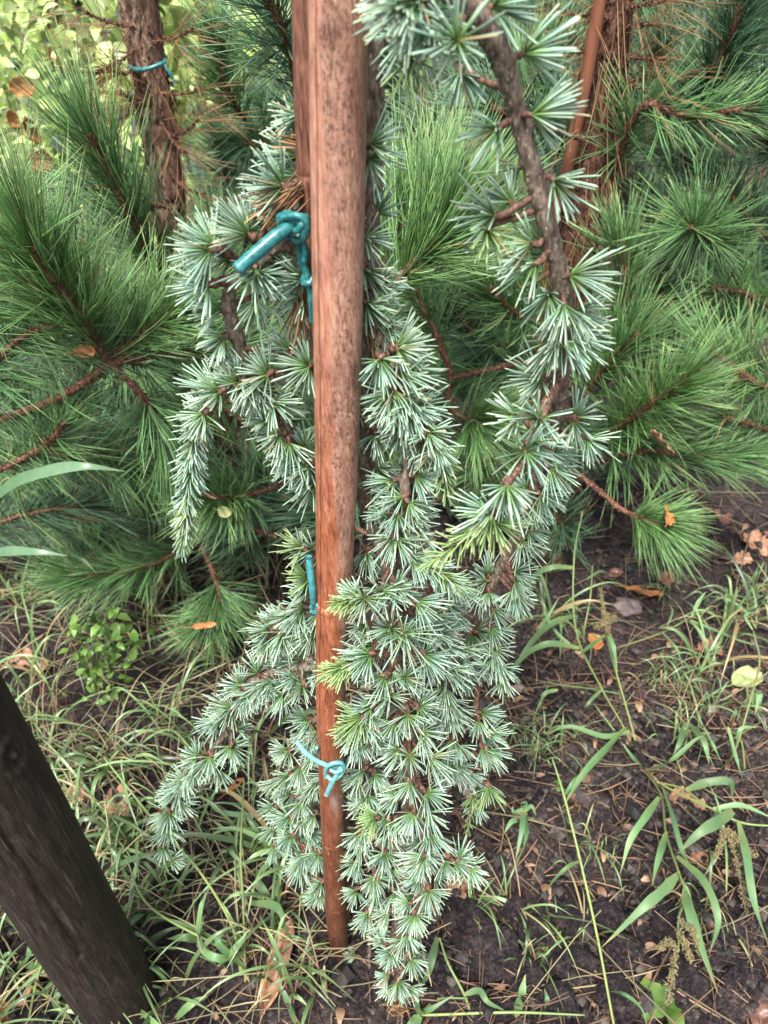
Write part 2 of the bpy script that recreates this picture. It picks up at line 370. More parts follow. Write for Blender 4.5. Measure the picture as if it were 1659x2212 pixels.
main = stake('bamboo_stake', st_pts, [.0150, .0150, .0156, .0156, .0146, .0138, .0125, .0125, .0125], M['stake'],
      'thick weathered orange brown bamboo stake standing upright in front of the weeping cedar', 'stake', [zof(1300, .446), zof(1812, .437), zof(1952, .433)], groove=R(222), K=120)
b2 = G(742, 2000); b2.z = -.03
stake('bamboo_stake', [at(668, -220, .482), at(669, 0, .482), at(676, 400, .482), at(696, 700, .481), at(708, 1000, .479), at(725, 1500, .47), b2],
      [.0098, .0098, .0094, .0088, .0085, .008, .008], M['stake_dark'], 'thinner dark brown bamboo stake tucked behind the left edge of the thick stake', 'stake', [at(676, 392, .482).z], K=24)
# dark round post, lower left
pb = G(262, 2160); pb.z = -.03
pt = Vector((pb.x+.006, pb.y+.01, .98))
root = empty('wooden_post', pb); tag(root, 'thick round near black wooden post leaning out of the lower left corner', 'post')
mb = MB(); K = 120; Ns = 420; V = []; T = []
kz_ = at(82, 1682, pb.y-.03).z; ks_ = (kz_-pb.z)/(pt.z-pb.z)
for i in range(Ns):
    s = i/(Ns-1); c = pb.lerp(pt, s)
    for j in range(K):
        a = 2*math.pi*j/K; rr = .0475*(1-.05*s)*(1+.03*noise.noise(Vector((math.cos(a)*1.2, math.sin(a)*1.2, s*4))))
        crack = abs(((a-R(300)+.25*noise.noise(Vector((0, 0, s*6))))+math.pi) % (2*math.pi)-math.pi)
        if crack < .06 and .25 < s < .62: rr *= .93
        da = ((a-R(344))+math.pi) % (2*math.pi)-math.pi; dk = math.hypot(da*.0475, (s-ks_)*.7)
        rr += .0035*math.exp(-(dk/.013)**2)*math.cos(dk/.0022)
        V.append((c.x+math.cos(a)*rr, c.y+math.sin(a)*rr, c.z))
mb.add(V, [(i*K+j, i*K+(j+1) % K, (i+1)*K+(j+1) % K, (i+1)*K+j) for i in range(Ns-1) for j in range(K)], 0, .5)
mb.add([pt], np.zeros((0, 3), int), 0, .5); mb.f.append(np.array([((Ns-1)*K+j, (Ns-1)*K+(j+1) % K, mb.n-1) for j in range(K)]))
mb.build('trunk', M['post'], root).name = 'shaft'

# ------------------------------------------------------------------ weeping cedar
DIR = {'R': (1, 0), 'UR': (.7, .7), 'U': (0, 1), 'UL': (-.7, .7), 'L': (-1, 0), 'DL': (-.7, -.7), 'D': (0, -1), 'DR': (.7, -.7), 'F': (0, -.3)}
bR, bU, bF = np.array(RT), np.array(UP), np.array(F)
def axis3(code, f=.35):
    x, y = DIR[code]
    if code == 'F': f = 1.3
    return nrm((bR*x+bU*y-bF*f)[None])[0]
def rosette(mb, c, ax, L, n=34, spread=1.0, r=.00062, green=0):
    u, v = frames(ax[None]); u = u[0]; v = v[0]
    ct = 1-rng.uniform(0, 1, n)*(1-math.cos(1.45*spread)); ct = np.where(rng.uniform(0, 1, n) < .08, ct-.25, ct)
    th = np.arccos(np.clip(ct, -1, 1)); ph = rng.uniform(0, 6.28, n)
    d = ax*np.cos(th)[:, None]+(u*np.cos(ph)[:, None]+v*np.sin(ph)[:, None])*np.sin(th)[:, None]
    Ls = L*rng.uniform(.72, 1.08, n)*(1-.12*(th/1.5))
    bd = (rng.normal(0, .07, (n, 3)))+np.array([0, 0, -.03])+ax*.10
    sh = rng.uniform(-.12, .12)
    needles(mb, c+d*.0012, d, Ls, r*rng.uniform(.85, 1.15, n), bd, rnd=np.clip(rng.normal(.52+sh, .2, n), 0, 1))
def shoot(mb, path, n, L0, L1, ang=55, r=.0006, bend=-.08):
    """needles set spirally along a young shoot"""
    p = spline([list(q) for q in path], 10); seg = np.linalg.norm(np.diff(p, axis=0), axis=1); cs = np.concatenate([[0], np.cumsum(seg)])
    s = np.sort(rng.uniform(0, 1, n))*cs[-1]
    pos = np.stack([np.interp(s, cs, p[:, k]) for k in range(3)], 1)
    tg = nrm(np.stack([np.interp(s, cs, np.gradient(p, axis=0)[:, k]) for k in range(3)], 1))
    u, v = frames(tg); ph = rng.uniform(0, 6.28, n); fr = s/cs[-1]
    a = np.radians(ang+rng.normal(0, 9, n))*(1-.6*fr**4)
    d = tg*np.cos(a)[:, None]+(u*np.cos(ph)[:, None]+v*np.sin(ph)[:, None])*np.sin(a)[:, None]
    L = (L0+(L1-L0)*fr)*rng.uniform(.75, 1.1, n)
    needles(mb, pos, d, L, r*rng.uniform(.85, 1.15, n), rng.normal(0, .05, (n, 3))+np.array([0, 0, bend]), rnd=np.clip(rng.normal(.5, .2, n), 0, 1))

cedar = empty('weeping_cedar', G(852, 2080))
tag(cedar, 'blue green weeping cedar with short needle tufts hanging down around the thick stake', 'tree')
CN = .0238
branches = []
def cedar_branch(path, rads, ros=(), shoots=(), label=None, fill=0, fs=.75, back=.03, green=False, trunk=False, bmp=.28, fillpx=26, matk='cedar_bark'):
    P = [at(*p) for p in path]; bm_ = MB(); nb = MB(); gb = MB(); tw = MB()
    c = tube(bm_, P, rads, K=10, n=10, bump=bmp, bf=420)
    px = spline([list(p) for p in path], 10)
    # leaf scars: small pale pegs on the bark
    tot = int(40*np.linalg.norm(np.diff(c, axis=0), axis=1).sum()/.1)
    ii = rng.integers(0, len(c)-1, tot); tg = nrm(np.gradient(c, axis=0))[ii]; u, v = frames(tg); ph = rng.uniform(0, 6.28, tot)
    rr = np.interp(ii/len(c)*(len(rads)-1), range(len(rads)), rads) if hasattr(rads, '__len__') else np.full(tot, rads)
    dd = u*np.cos(ph)[:, None]+v*np.sin(ph)[:, None]
    needles(bm_, c[ii]+(c[ii+1]-c[ii])*rng.uniform(0, 1, tot)[:, None]+dd*rr[:, None]*.8, dd+tg*.5, .0018, .0007, rnd=rng.uniform(0, 1, tot))
    items = [(r_ + (1., 'b'))[:6] if len(r_) == 4 else (r_+('b',))[:6] if len(r_) == 5 else r_ for r_ in ros]
    for _ in range(int(fill*.85)):
        i = rng.integers(0, len(px)); ang = rng.uniform(0, 6.28); rad = rng.uniform(.2, 1)*fillpx
        code = ['R', 'DR', 'D', 'DL', 'L'][rng.integers(0, 5)]
        if math.cos(ang) > .3: code = ['R', 'DR', 'D'][rng.integers(0, 3)]
        if math.cos(ang) < -.3: code = ['L', 'DL', 'D'][rng.integers(0, 3)]
        items.append((px[i][0]+math.cos(ang)*rad, px[i][1]+math.sin(ang)*rad, code, px[i][2]+rng.uniform(-.3, 1)*back, rng.uniform(.8, 1.), 'k'))
    seen = []
    for (x, y, code, Y, sc, kd) in items:
        dup = any(abs(x-a_)+abs(y-b_) < 12 for a_, b_ in seen); seen.append((x, y))
        if dup and ((x > 1060 and y < 800 and rng.uniform() < .75) or (y < 1250 and rng.uniform() < .18)): continue
        vf = rng.uniform(.84, 1.1)
        q = np.array(at(x, y, Y)); ax = axis3(code, .3 if kd != 'k' else .1)
        ax = nrm((ax+rng.normal(0, .13, 3))[None])[0]
        dist = np.linalg.norm(c-q, axis=1); k = int(dist.argmin())
        if dist[k] < .06:
            b0 = c[k]; q0 = q-ax*.004; mid = (b0+q0)/2+np.array([0, 0, -.1])*dist[k]*.3
            tube(tw, [b0, mid, q0, q+ax*.0005], [.0022, .0019, .0021, .0015], K=7, n=5, bump=.45, bf=700)
        else:
            tube(tw, [q-ax*.010, q], [.0016, .0015], K=6, n=3, bump=.4, bf=700)
        tube(tw, [q-ax*.0005, q+ax*.0016], [.0014, .0009], K=6, n=2)
        tgt = gb if (kd == 'g') else nb
        big = y < 900 and x > 850; rosette(tgt, q, ax, CN*sc*vf*(1.03 if big else (.97 if y > 1250 else .94))*(.92 if dup else 1), n=int((rng.integers(22, 31) if big else rng.integers(22, 34))*(.5 if dup else 1)), spread=(.70 if big else .76) if code != 'F' else 1.05, r=.00068 if big else .00062)
    for (sp, n_, L0, L1, col) in shoots:
        sP = [at(*p) for p in sp]
        tube(tw, sP, list(np.linspace(.0016, .0009, len(sP))), K=6, n=6, bump=.3, bf=700)
        shoot(gb if col == 'g' else nb, sP, n_, L0, L1)
    nfb = sum(f_.shape[0] for f_ in bm_.f)
    for v_, t_, r_ in zip(tw.v, tw.t, tw.r): bm_.v.append(v_); bm_.t.append(t_); bm_.r.append(r_)
    for f_ in tw.f: bm_.f.append(f_+bm_.n)
    bm_.n += tw.n
    o = bm_.build('trunk' if trunk else 'branch', M[matk], cedar); o.data.materials.append(M['cedar_twig'])
    mi = np.zeros(len(o.data.polygons), np.int32); mi[nfb:] = 1; o.data.polygons.foreach_set('material_index', mi)
    if label: o['label'] = label
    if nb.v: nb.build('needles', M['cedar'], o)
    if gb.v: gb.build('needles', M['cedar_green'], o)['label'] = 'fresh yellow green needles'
    return o
Rr = rng
# trunk
tb = (852, 2085, .405)
cedar_branch([(812, -80, .50), (808, 200, .495), (796, 600, .492), (784, 1000, .488), (800, 1110, .478), (838, 1210, .465), (852, 1330, .46), (860, 1450, .455), (885, 1600, .45), (880, 1800, .44), (865, 1950, .425), tb],
    [.006, .0065, .007, .0075, .0078, .008, .0078, .0078, .008, .008, .0085, .009],
    [(800, 312, 'R', .475), (800, 345, 'DR', .48), (811, 110, 'DR', .5, .9), (789, 513, 'R', .475), (789, 585, 'DR', .475), (794, 663, 'R', .47), (792, 655, 'DR', .468),
     (809, 940, 'D', .475), (834, 1035, 'D', .475, .8), (792, 1194, 'D', .47), (813, 460, 'UR', .49, .9), (800, 1090, 'DR', .47), (860, 1140, 'DR', .46)], trunk=True, fill=12, fillpx=20, fs=.9)
# big arching branch on the right
cedar_branch([(935, -70, .40), (1010, 15, .405), (1075, 110, .415), (1112, 220, .425), (1150, 370, .43), (1180, 480, .43), (1210, 600, .435), (1222, 700, .445), (1212, 800, .455), (1203, 880, .465), (1180, 980, .48), (1145, 1080, .50), (1100, 1190, .515), (1050, 1290, .52), (1012, 1385, .52)],
    [.0068, .0062, .0056, .0051, .0052, .0052, .0055, .0056, .0060, .0062, .0060, .0058, .0056, .0050, .0040],
    [(1062, 15, 'R', .41), (988, 88, 'F', .385, 1.05), (1131, 116, 'R', .425, 1.1), (1128, 122, 'DR', .422, 1.05), (1148, 249, 'R', .42, 1.05), (1150, 256, 'DR', .42), (1075, 279, 'DL', .42), (1196, 390, 'DR', .425, 1.05), (1192, 386, 'R', .425),
     (1122, 363, 'DL', .46, 1.0, 'g'), (994, 158, 'D', .46, .9), (1104, 436, 'UL', .43, .8), (1068, 465, 'L', .425), (1066, 468, 'DL', .422), (1053, 500, 'D', .425, .9, 'g'),
     (1149, 526, 'L', .425), (1157, 570, 'DL', .42, 1.1), (1186, 636, 'DL', .44), (1230, 595, 'R', .43, 1.1), (1232, 600, 'DR', .43), (1218, 657, 'D', .43, 1.1), (1240, 670, 'DR', .44),
     (1230, 729, 'DR', .435, 1.15), (1203, 732, 'DL', .435, 1.05), (1214, 735, 'D', .435), (1235, 712, 'R', .445), (1169, 818, 'L', .445, 1.15), (1170, 822, 'DL', .445),
     (1244, 900, 'UR', .465), (1239, 911, 'D', .46), (1268, 948, 'DR', .455, 1.15), (1271, 944, 'R', .455, 1.1), (1265, 950, 'D', .455), (1193, 980, 'R', .475), (1188, 1010, 'DR', .47, 1.1), (1169, 1068, 'DR', .485, 1.1), (1168, 1064, 'R', .49),
     (1137, 1058, 'UL', .49), (1153, 1092, 'DR', .49), (1154, 1101, 'D', .49, 1.1), (1103, 1133, 'U', .505, .9), (1142, 1147, 'DR', .50), (1129, 1169, 'DR', .50, 1.2), (1126, 1172, 'D', .50, 1.1), (1056, 1240, 'U', .52, 1.05), (1052, 1255, 'L', .515, .9),
     (1039, 1282, 'DL', .51, 1.2), (1056, 1280, 'D', .51, .9), (1111, 1235, 'R', .50), (1112, 1256, 'DR', .495, 1.05), (1109, 1275, 'D', .495, 1.05), (1118, 1290, 'DR', .49), (1065, 1316, 'DR', .505), (992, 1340, 'L', .505), (1018, 1371, 'D', .5, 1.1), (1032, 1364, 'R', .51)],
    label='thick grey branch arching down on the right side', bmp=.42)
# side shoot in front
cedar_branch([(1212, 815, .45), (1185, 860, .43), (1160, 925, .405), (1125, 1000, .375), (1098, 1045, .362), (1068, 1105, .355)], [.0042, .0036, .0032, .0028, .0023, .0018],
    [(1119, 903, 'L', .405), (1117, 907, 'DL', .405), (1167, 903, 'F', .395, 1.), (1135, 976, 'F', .375, 1.1), (1151, 956, 'R', .385, .9), (1096, 1047, 'D', .355, 1.15), (1093, 1050, 'DL', .355), (1100, 1050, 'DR', .36), (1062, 1107, 'L', .355), (1062, 1110, 'DL', .352, 1.1, 'g'), (1069, 1128, 'DR', .36, 1.0, 'g'), (1062, 1120, 'D', .36, 1.1, 'g')],
    [([(1062, 1110, .355), (1010, 1160, .35), (960, 1195, .348), (932, 1214, .348)], 80, .020, .011, 'g')], bmp=.3, matk='cedar_twig')
# right lower twig
cedar_branch([(1012, 1385, .52), (1035, 1440, .505), (1028, 1530, .485), (1042, 1620, .475), (1030, 1700, .47), (1012, 1780, .465)], [.0042, .0036, .003, .0026, .002, .001],
    [(1062, 1357, 'DR', .50), (1065, 1399, 'DR', .495, 1.1), (1065, 1402, 'DL', .49), (1069, 1420, 'D', .49, 1.1), (1002, 1462, 'D', .49), (1010, 1440, 'DR', .49), (1034, 1557, 'D', .475, 1.05), (1040, 1540, 'R', .48), (1053, 1585, 'R', .475), (1041, 1618, 'D', .465), (1055, 1620, 'DR', .465, 1.05),
     (1011, 1672, 'DR', .46, 1.05), (1055, 1700, 'D', .46, 1.05, 'g'), (1055, 1700, 'DR', .46, 1., 'g'), (1080, 1440, 'DR', .49), (1085, 1470, 'D', .49), (1022, 1721, 'D', .465, .7, 'g')],
    [([(1030, 1700, .47), (1015, 1760, .465), (1008, 1800, .46)], 40, .014, .009, 'g')], fill=8, matk='cedar_twig')
# small branch at the top
cedar_branch([(930, -60, .41), (885, 0, .43), (872, 60, .45), (886, 130, .46)], [.004, .0032, .0028, .0022],
    [(884, 7, 'DL', .40, 1.15), (870, 10, 'D', .40), (905, -5, 'DL', .395, 1.1), (888, 128, 'D', .455, 1.05, 'g'), (880, 75, 'DL', .455, .95), (890, 70, 'DR', .455, .9), (950, 55, 'DL', .42), (935, 30, 'D', .41), (840, -20, 'D', .42)], matk='cedar_twig')
# upper left arch
cedar_branch([(740, 560, .488), (690, 548, .486), (642, 542, .482), (612, 530, .478), (577, 545, .474), (556, 570, .472), (507, 603, .47), (494, 640, .472), (495, 675, .474), (509, 720, .478), (523, 770, .482), (540, 812, .483)],
    [.0042, .0042, .0040, .0040, .0044, .0042, .0040, .0042, .0046, .0050, .0048, .0046],
    [(549, 582, 'D', .462, 1.1), (551, 584, 'DL', .462, 1.), (560, 590, 'DR', .465, .9), (477, 670, 'L', .47), (476, 674, 'DL', .468, 1.1), (484, 729, 'DL', .475), (482, 735, 'D', .475), (554, 650, 'D', .48), (656, 605, 'L', .478), (656, 642, 'DL', .478), (654, 640, 'L', .48, .9), (626, 752, 'UL', .475), (626, 755, 'L', .475, .9)], bmp=.35)
cedar_branch([(577, 545, .474), (560, 525, .472), (537, 506, .468)], [.004, .0034, .0028], [(537, 505, 'UL', .462, 1.1), (536, 508, 'L', .462, 1.1), (533, 500, 'U', .47, .9), (589, 437, 'UL', .49, .8)], bmp=.4, matk='cedar_twig')
cedar_branch([(560, 575, .474), (515, 565, .472), (480, 540, .466), (456, 535, .464)], [.0038, .0032, .0032, .003], [(463, 528, 'UL', .46, 1.), (455, 541, 'DL', .458, 1.1), (453, 541, 'L', .458, 1.05), (500, 562, 'L', .475, .9)], bmp=.4, matk='cedar_twig')
cedar_branch([(507, 603, .47), (480, 607, .467), (455, 613, .462)], [.0034, .003, .003], [(451, 614, 'L', .458, 1.15), (450, 618, 'DL', .458, 1.1), (450, 606, 'UL', .462, .95)], bmp=.4, matk='cedar_twig')
cedar_branch([(700, 430, .49), (650, 412, .484), (616, 402, .478)], [.004, .0036, .003], [(612, 402, 'L', .472, 1.1), (611, 398, 'UL', .472, 1.15), (640, 340, 'L', .49), (645, 300, 'UL', .50, .9), (650, 380, 'L', .49), (645, 250, 'L', .5, .9), (640, 470, 'L', .485, .9)], bmp=.4)
cedar_branch([(700, 812, .49), (650, 806, .486), (600, 806, .48), (582, 808, .478)], [.0042, .004, .0034, .0028], [(579, 808, 'UL', .465, 1.1), (579, 811, 'DL', .462, 1.15), (577, 808, 'L', .465), (668, 791, 'L', .47, 1.15), (668, 793, 'DL', .468, 1.15), (628, 770, 'UL', .478)], bmp=.4)
cedar_branch([(540, 812, .483), (522, 828, .478), (492, 842, .474), (462, 866, .470), (445, 892, .468)], [.0048, .0048, .0044, .0040, .0034],
    [(530, 803, 'L', .476), (519, 817, 'UL', .472, 1.), (521, 825, 'D', .470, 1.), (472, 845, 'L', .462, 1.1), (474, 848, 'DL', .46, .9), (507, 831, 'UL', .468, 1.1), (545, 830, 'D', .468), (560, 835, 'D', .475), (530, 838, 'DR', .475), (500, 828, 'U', .475, .8), (442, 892, 'L', .462), (442, 895, 'D', .46, .9), (442, 894, 'DL', .46, .9)],
    [([(445, 892, .468), (420, 938, .465), (413, 990, .463), (409, 1045, .460), (401, 1110, .458), (394, 1182, .456)], 420, .0185, .0125, 'b'), ([(412, 1060, .46), (402, 1120, .458), (393, 1190, .456)], 150, .0155, .010, 'g')], bmp=.4)
cedar_branch([(720, 1060, .488), (672, 1000, .486), (622, 935, .484), (590, 870, .482), (578, 815, .480)], [.0046, .0046, .0042, .004, .0034],
    [(589, 868, 'DR', .47, 1.1), (590, 868, 'R', .47), (580, 906, 'L', .472), (605, 938, 'DL', .47), (603, 935, 'L', .47, .9), (624, 957, 'D', .468, 1.1), (620, 957, 'DL', .468, 1.), (668, 1008, 'DL', .47, 1.1), (659, 966, 'U', .48, .8), (677, 1046, 'DL', .472, 1.1), (650, 1010, 'L', .478), (640, 985, 'D', .475)], bmp=.35)
# short left twigs beside the small tie
cedar_branch([(730, 1190, .482), (690, 1190, .48), (655, 1184, .476)], [.0028, .0024, .002], [(652, 1183, 'L', .47, 1.05, 'g'), (653, 1181, 'UL', .47, .9), (677, 1186, 'L', .475, .9), (667, 1251, 'L', .475, 1.05, 'g'), (666, 1256, 'DL', .475, 1.1), (664, 1245, 'UL', .475, .9, 'g'), (670, 1275, 'L', .478, .9)], matk='cedar_twig')
cedar_branch([(735, 1330, .484), (690, 1318, .486), (655, 1316, .490), (620, 1345, .494), (585, 1370, .497)], [.0036, .0034, .003, .0028, .0024],
    [(657, 1311, 'L', .482, 1.1), (655, 1316, 'DL', .482, 1.15), (640, 1330, 'D', .482), (676, 1367, 'DL', .485, 1.1), (670, 1372, 'L', .487), (674, 1370, 'D', .487), (582, 1361, 'L', .492, 1.1), (584, 1356, 'UL', .492), (580, 1384, 'DL', .49, 1.15), (581, 1388, 'D', .49), (610, 1368, 'D', .488, 1.1), (612, 1365, 'DL', .488), (600, 1340, 'UL', .49), (625, 1330, 'L', .488), (690, 1325, 'D', .485, .9)], fill=4)
cedar_branch([(740, 1440, .478), (690, 1440, .484), (640, 1440, .49), (600, 1450, .495), (560, 1465, .5), (530, 1485, .502), (510, 1530, .502), (500, 1575, .5), (500, 1618, .498)], [.005, .005, .0048, .0045, .004, .0036, .0034, .0034, .003],
    [(620, 1438, 'UL', .49), (650, 1424, 'UL', .49), (557, 1454, 'UL', .495), (570, 1477, 'DL', .485), (569, 1478, 'D', .485), (655, 1479, 'UL', .48), (654, 1482, 'D', .478), (652, 1482, 'DL', .478), (521, 1480, 'UL', .493, 1.05), (519, 1484, 'L', .493, 1.1), (611, 1500, 'DL', .48, 1.1), (612, 1500, 'D', .48, 1.1), (609, 1490, 'UL', .482), (499, 1530, 'L', .49, 1.1), (500, 1534, 'DL', .488, 1.15), (502, 1530, 'UL', .49),
     (529, 1497, 'D', .485, 1.1), (545, 1500, 'DL', .486), (466, 1560, 'DL', .492, 1.05), (480, 1555, 'L', .49), (499, 1615, 'D', .488, 1.05), (497, 1612, 'DL', .488), (505, 1615, 'R', .492), (502, 1608, 'UR', .495, .9), (690, 1455, 'D', .48), (640, 1460, 'L', .485), (590, 1470, 'DL', .485)], fill=8, bmp=.4)
cedar_branch([(495, 1575, .497), (462, 1615, .495), (430, 1650, .49), (400, 1690, .486), (378, 1730, .482), (363, 1785, .478), (355, 1835, .475), (357, 1900, .472)], [.003, .0028, .0026, .0024, .0022, .0018, .0012, .0007],
    [(426, 1637, 'L', .482, 1.05), (428, 1632, 'UL', .484), (454, 1635, 'DL', .482, 1.05), (456, 1638, 'D', .482), (440, 1650, 'L', .484), (399, 1687, 'L', .48), (400, 1690, 'D', .478), (389, 1705, 'DL', .476, 1.05), (366, 1757, 'L', .474, 1.1), (368, 1757, 'DR', .474, 1.05), (366, 1758, 'D', .472, 1.1), (361, 1792, 'DL', .472, 1.), (364, 1790, 'DR', .472, 1.), (354, 1832, 'D', .47, .85), (470, 1660, 'D', .484), (420, 1665, 'DL', .482), (385, 1730, 'DR', .478, .9), (375, 1720, 'L', .478, .9)],
    [([(357, 1830, .474), (355, 1870, .472), (357, 1905, .47)], 40, .012, .009, 'g')], fill=6, fillpx=16)
cedar_branch([(735, 1560, .472), (680, 1555, .485), (648, 1590, .492), (628, 1650, .494), (610, 1700, .494), (598, 1760, .492), (592, 1850, .488)], [.0036, .0034, .003, .0028, .0024, .002, .0012],
    [(664, 1552, 'L', .488), (659, 1580, 'DL', .486), (690, 1580, 'DL', .48), (624, 1620, 'L', .484), (625, 1622, 'UL', .486), (626, 1624, 'D', .482, 1.1), (622, 1625, 'DL', .482, 1.05), (665, 1600, 'D', .482), (680, 1630, 'DL', .48, 1.05), (624, 1675, 'DL', .486), (649, 1657, 'D', .48, 1.05), (645, 1660, 'DL', .48), (599, 1690, 'DL', .488), (600, 1690, 'D', .488), (594, 1745, 'L', .488), (596, 1748, 'D', .486), (593, 1790, 'DL', .486, .9), (592, 1830, 'D', .484, .9), (594, 1800, 'DR', .486, .8)], fill=8)
cedar_branch([(735, 1680, .466), (690, 1690, .475), (655, 1730, .48), (640, 1790, .48), (652, 1850, .476), (655, 1890, .47)], [.0032, .003, .0028, .0024, .002, .0014],
    [(626, 1717, 'UL', .478), (651, 1732, 'D', .474, 1.05), (649, 1735, 'DL', .474), (675, 1700, 'DL', .474), (624, 1765, 'L', .474), (626, 1768, 'DL', .472, 1.05), (629, 1807, 'DL', .47), (631, 1808, 'D', .47, 1.05), (655, 1770, 'D', .472), (680, 1760, 'DL', .472), (659, 1845, 'DL', .466), (660, 1847, 'D', .466, 1.05), (649, 1870, 'D', .464, 1.05), (645, 1868, 'DL', .464), (689, 1847, 'D', .462), (688, 1845, 'DL', .462), (694, 1907, 'DL', .455, .9), (692, 1930, 'D', .45, .9), (684, 1935, 'L', .45, .9), (670, 1800, 'DR', .47)], fill=10)
# right of the stake, upper cascade
cedar_branch([(795, 470, .492), (800, 600, .488), (806, 700, .48), (842, 755, .47), (855, 810, .462), (875, 860, .456), (897, 885, .452), (920, 930, .448), (940, 965, .445), (958, 1010, .442), (968, 1070, .44)], [.004, .004, .004, .0042, .0038, .0032, .0028, .0024, .002, .0014, .0008],
    [(859, 750, 'R', .458, 1.15), (858, 746, 'UR', .458, 1.1), (860, 756, 'DR', .456, 1.1), (820, 779, 'D', .455, 1.1), (818, 779, 'DL', .455, 1.), (822, 775, 'DR', .458), (867, 798, 'DR', .455, 1.15), (870, 815, 'R', .455), (852, 843, 'D', .452, 1.1), (840, 850, 'DL', .455), (875, 850, 'DR', .452), (897, 878, 'R', .448), (895, 880, 'DR', .448), (880, 880, 'D', .448, 1.1), (925, 935, 'DR', .44, 1.1), (926, 930, 'UR', .44), (924, 937, 'DL', .44, 1.05), (944, 970, 'D', .436), (944, 968, 'DR', .436, 1.05), (867, 898, 'D', .45), (907, 963, 'D', .452, .9), (830, 600, 'DR', .485, .9), (812, 620, 'R', .478), (835, 700, 'DR', .475), (850, 880, 'DL', .455), (870, 930, 'DL', .46)],
    [([(944, 970, .445), (958, 1020, .442), (966, 1078, .44)], 70, .018, .012, 'g')], fill=4, bmp=.35)
cedar_branch([(786, 930, .488), (830, 938, .478), (868, 945, .47), (881, 960, .466), (876, 1048, .458), (862, 1120, .455), (845, 1200, .455)], [.0042, .0036, .0036, .0038, .004, .0044, .005],
    [(899, 1028, 'DR', .448, 1.05), (899, 1025, 'R', .45), (850, 1040, 'DL', .46), (870, 1075, 'DL', .45), (885, 1085, 'DR', .448), (858, 1166, 'DR', .445, 1.1), (850, 1160, 'DL', .45), (860, 1110, 'D', .448), (890, 1201, 'R', .443, 1.1), (890, 1203, 'DR', .442, 1.1), (840, 1110, 'L', .46, .9), (895, 1120, 'R', .45), (900, 1150, 'DR', .448), (812, 1010, 'DR', .478, .9)],
    [([(890, 1203, .443), (925, 1222, .44), (965, 1248, .437), (1002, 1278, .435)], 150, .021, .017, 'b'), ([(940, 1230, .439), (975, 1253, .436), (1000, 1268, .434)], 60, .019, .014, 'g')], fill=5, bmp=.5)
# front cascade
cedar_branch([(838, 1190, .455), (850, 1330, .447), (850, 1420, .44), (872, 1520, .43), (890, 1630, .415), (905, 1740, .40), (918, 1850, .388), (915, 1930, .378), (895, 2010, .366), (872, 2080, .356), (860, 2150, .350)], [.0058, .0058, .0052, .005, .005, .0048, .0042, .0034, .0028, .002, .001],
    [(825, 1278, 'F', .42, 1.0), (855, 1271, 'F', .425, 1.0), (858, 1268, 'UR', .43), (900, 1299, 'R', .425, 1.15), (899, 1303, 'DR', .425, 1.1), (845, 1358, 'F', .415, 1.1), (843, 1358, 'L', .418, .95), (873, 1370, 'F', .405, 1.3), (916, 1415, 'DR', .425, 1.15), (918, 1412, 'R', .428), (832, 1464, 'DL', .42, 1.), (875, 1464, 'F', .41, 1.05), (841, 1503, 'DL', .415, 1.), (843, 1504, 'F', .412, .95), (881, 1544, 'F', .40, 1.1), (907, 1525, 'UR', .415), (905, 1528, 'DR', .412), (851, 1561, 'DL', .41, 1.05), (852, 1563, 'D', .408, 1.), (909, 1583, 'DR', .405, 1.05), (911, 1579, 'R', .405),
     (864, 1618, 'L', .402, 1.05), (864, 1622, 'DL', .40, 1.), (885, 1632, 'F', .392, 1.05), (927, 1638, 'DR', .395, 1.2), (929, 1636, 'R', .395, 1.1), (887, 1690, 'DL', .39, 1.15), (888, 1692, 'D', .388, 1.), (920, 1711, 'DR', .388, 1.1), (922, 1708, 'R', .39), (893, 1756, 'DL', .382, 1.15), (895, 1758, 'D', .38, 1.1), (924, 1756, 'DR', .382, 1.1), (859, 1716, 'L', .392, 1.), (860, 1720, 'DL', .39), (929, 1800, 'DR', .378, 1.25), (927, 1802, 'D', .378, 1.1), (917, 1849, 'DL', .372, 1.1), (918, 1851, 'DR', .372, 1.1), (917, 1852, 'D', .37, 1.1),
     (925, 1923, 'DR', .362, 1.), (924, 1924, 'DL', .362, 1.1), (925, 1926, 'D', .36, 1.), (893, 1977, 'DL', .357, 1.1), (895, 1978, 'D', .355, 1.), (897, 1975, 'DR', .357, 1.), (883, 1950, 'L', .365, .95), (844, 2056, 'L', .352, .9), (845, 2058, 'DL', .35, .9), (846, 2058, 'D', .35, .9), (888, 2072, 'DR', .346, 1.), (886, 2073, 'D', .346, 1.), (827, 2035, 'UL', .356, .8), (862, 2124, 'D', .342, .9), (860, 2122, 'DL', .342, .9), (864, 2120, 'DR', .342, .85), (837, 2105, 'DL', .345, .85), (880, 2020, 'D', .352), (870, 2030, 'DL', .352), (842, 2130, 'DL', .342, .7), (885, 2135, 'DR', .342, .7)], fill=26, back=.05, fillpx=34, bmp=.3)
cedar_branch([(850, 1290, .445), (820, 1290, .43), (788, 1293, .418), (750, 1298, .412), (722, 1300, .408)], [.003, .0026, .0022, .0016, .001], [(788, 1293, 'F', .41, 1.05), (786, 1295, 'L', .41, 1.1), (784, 1296, 'DL', .412, .9), (770, 1285, 'UL', .412, .75)], [([(788, 1293, .412), (755, 1298, .409), (728, 1301, .406)], 70, .017, .013, 'g')], matk='cedar_twig')
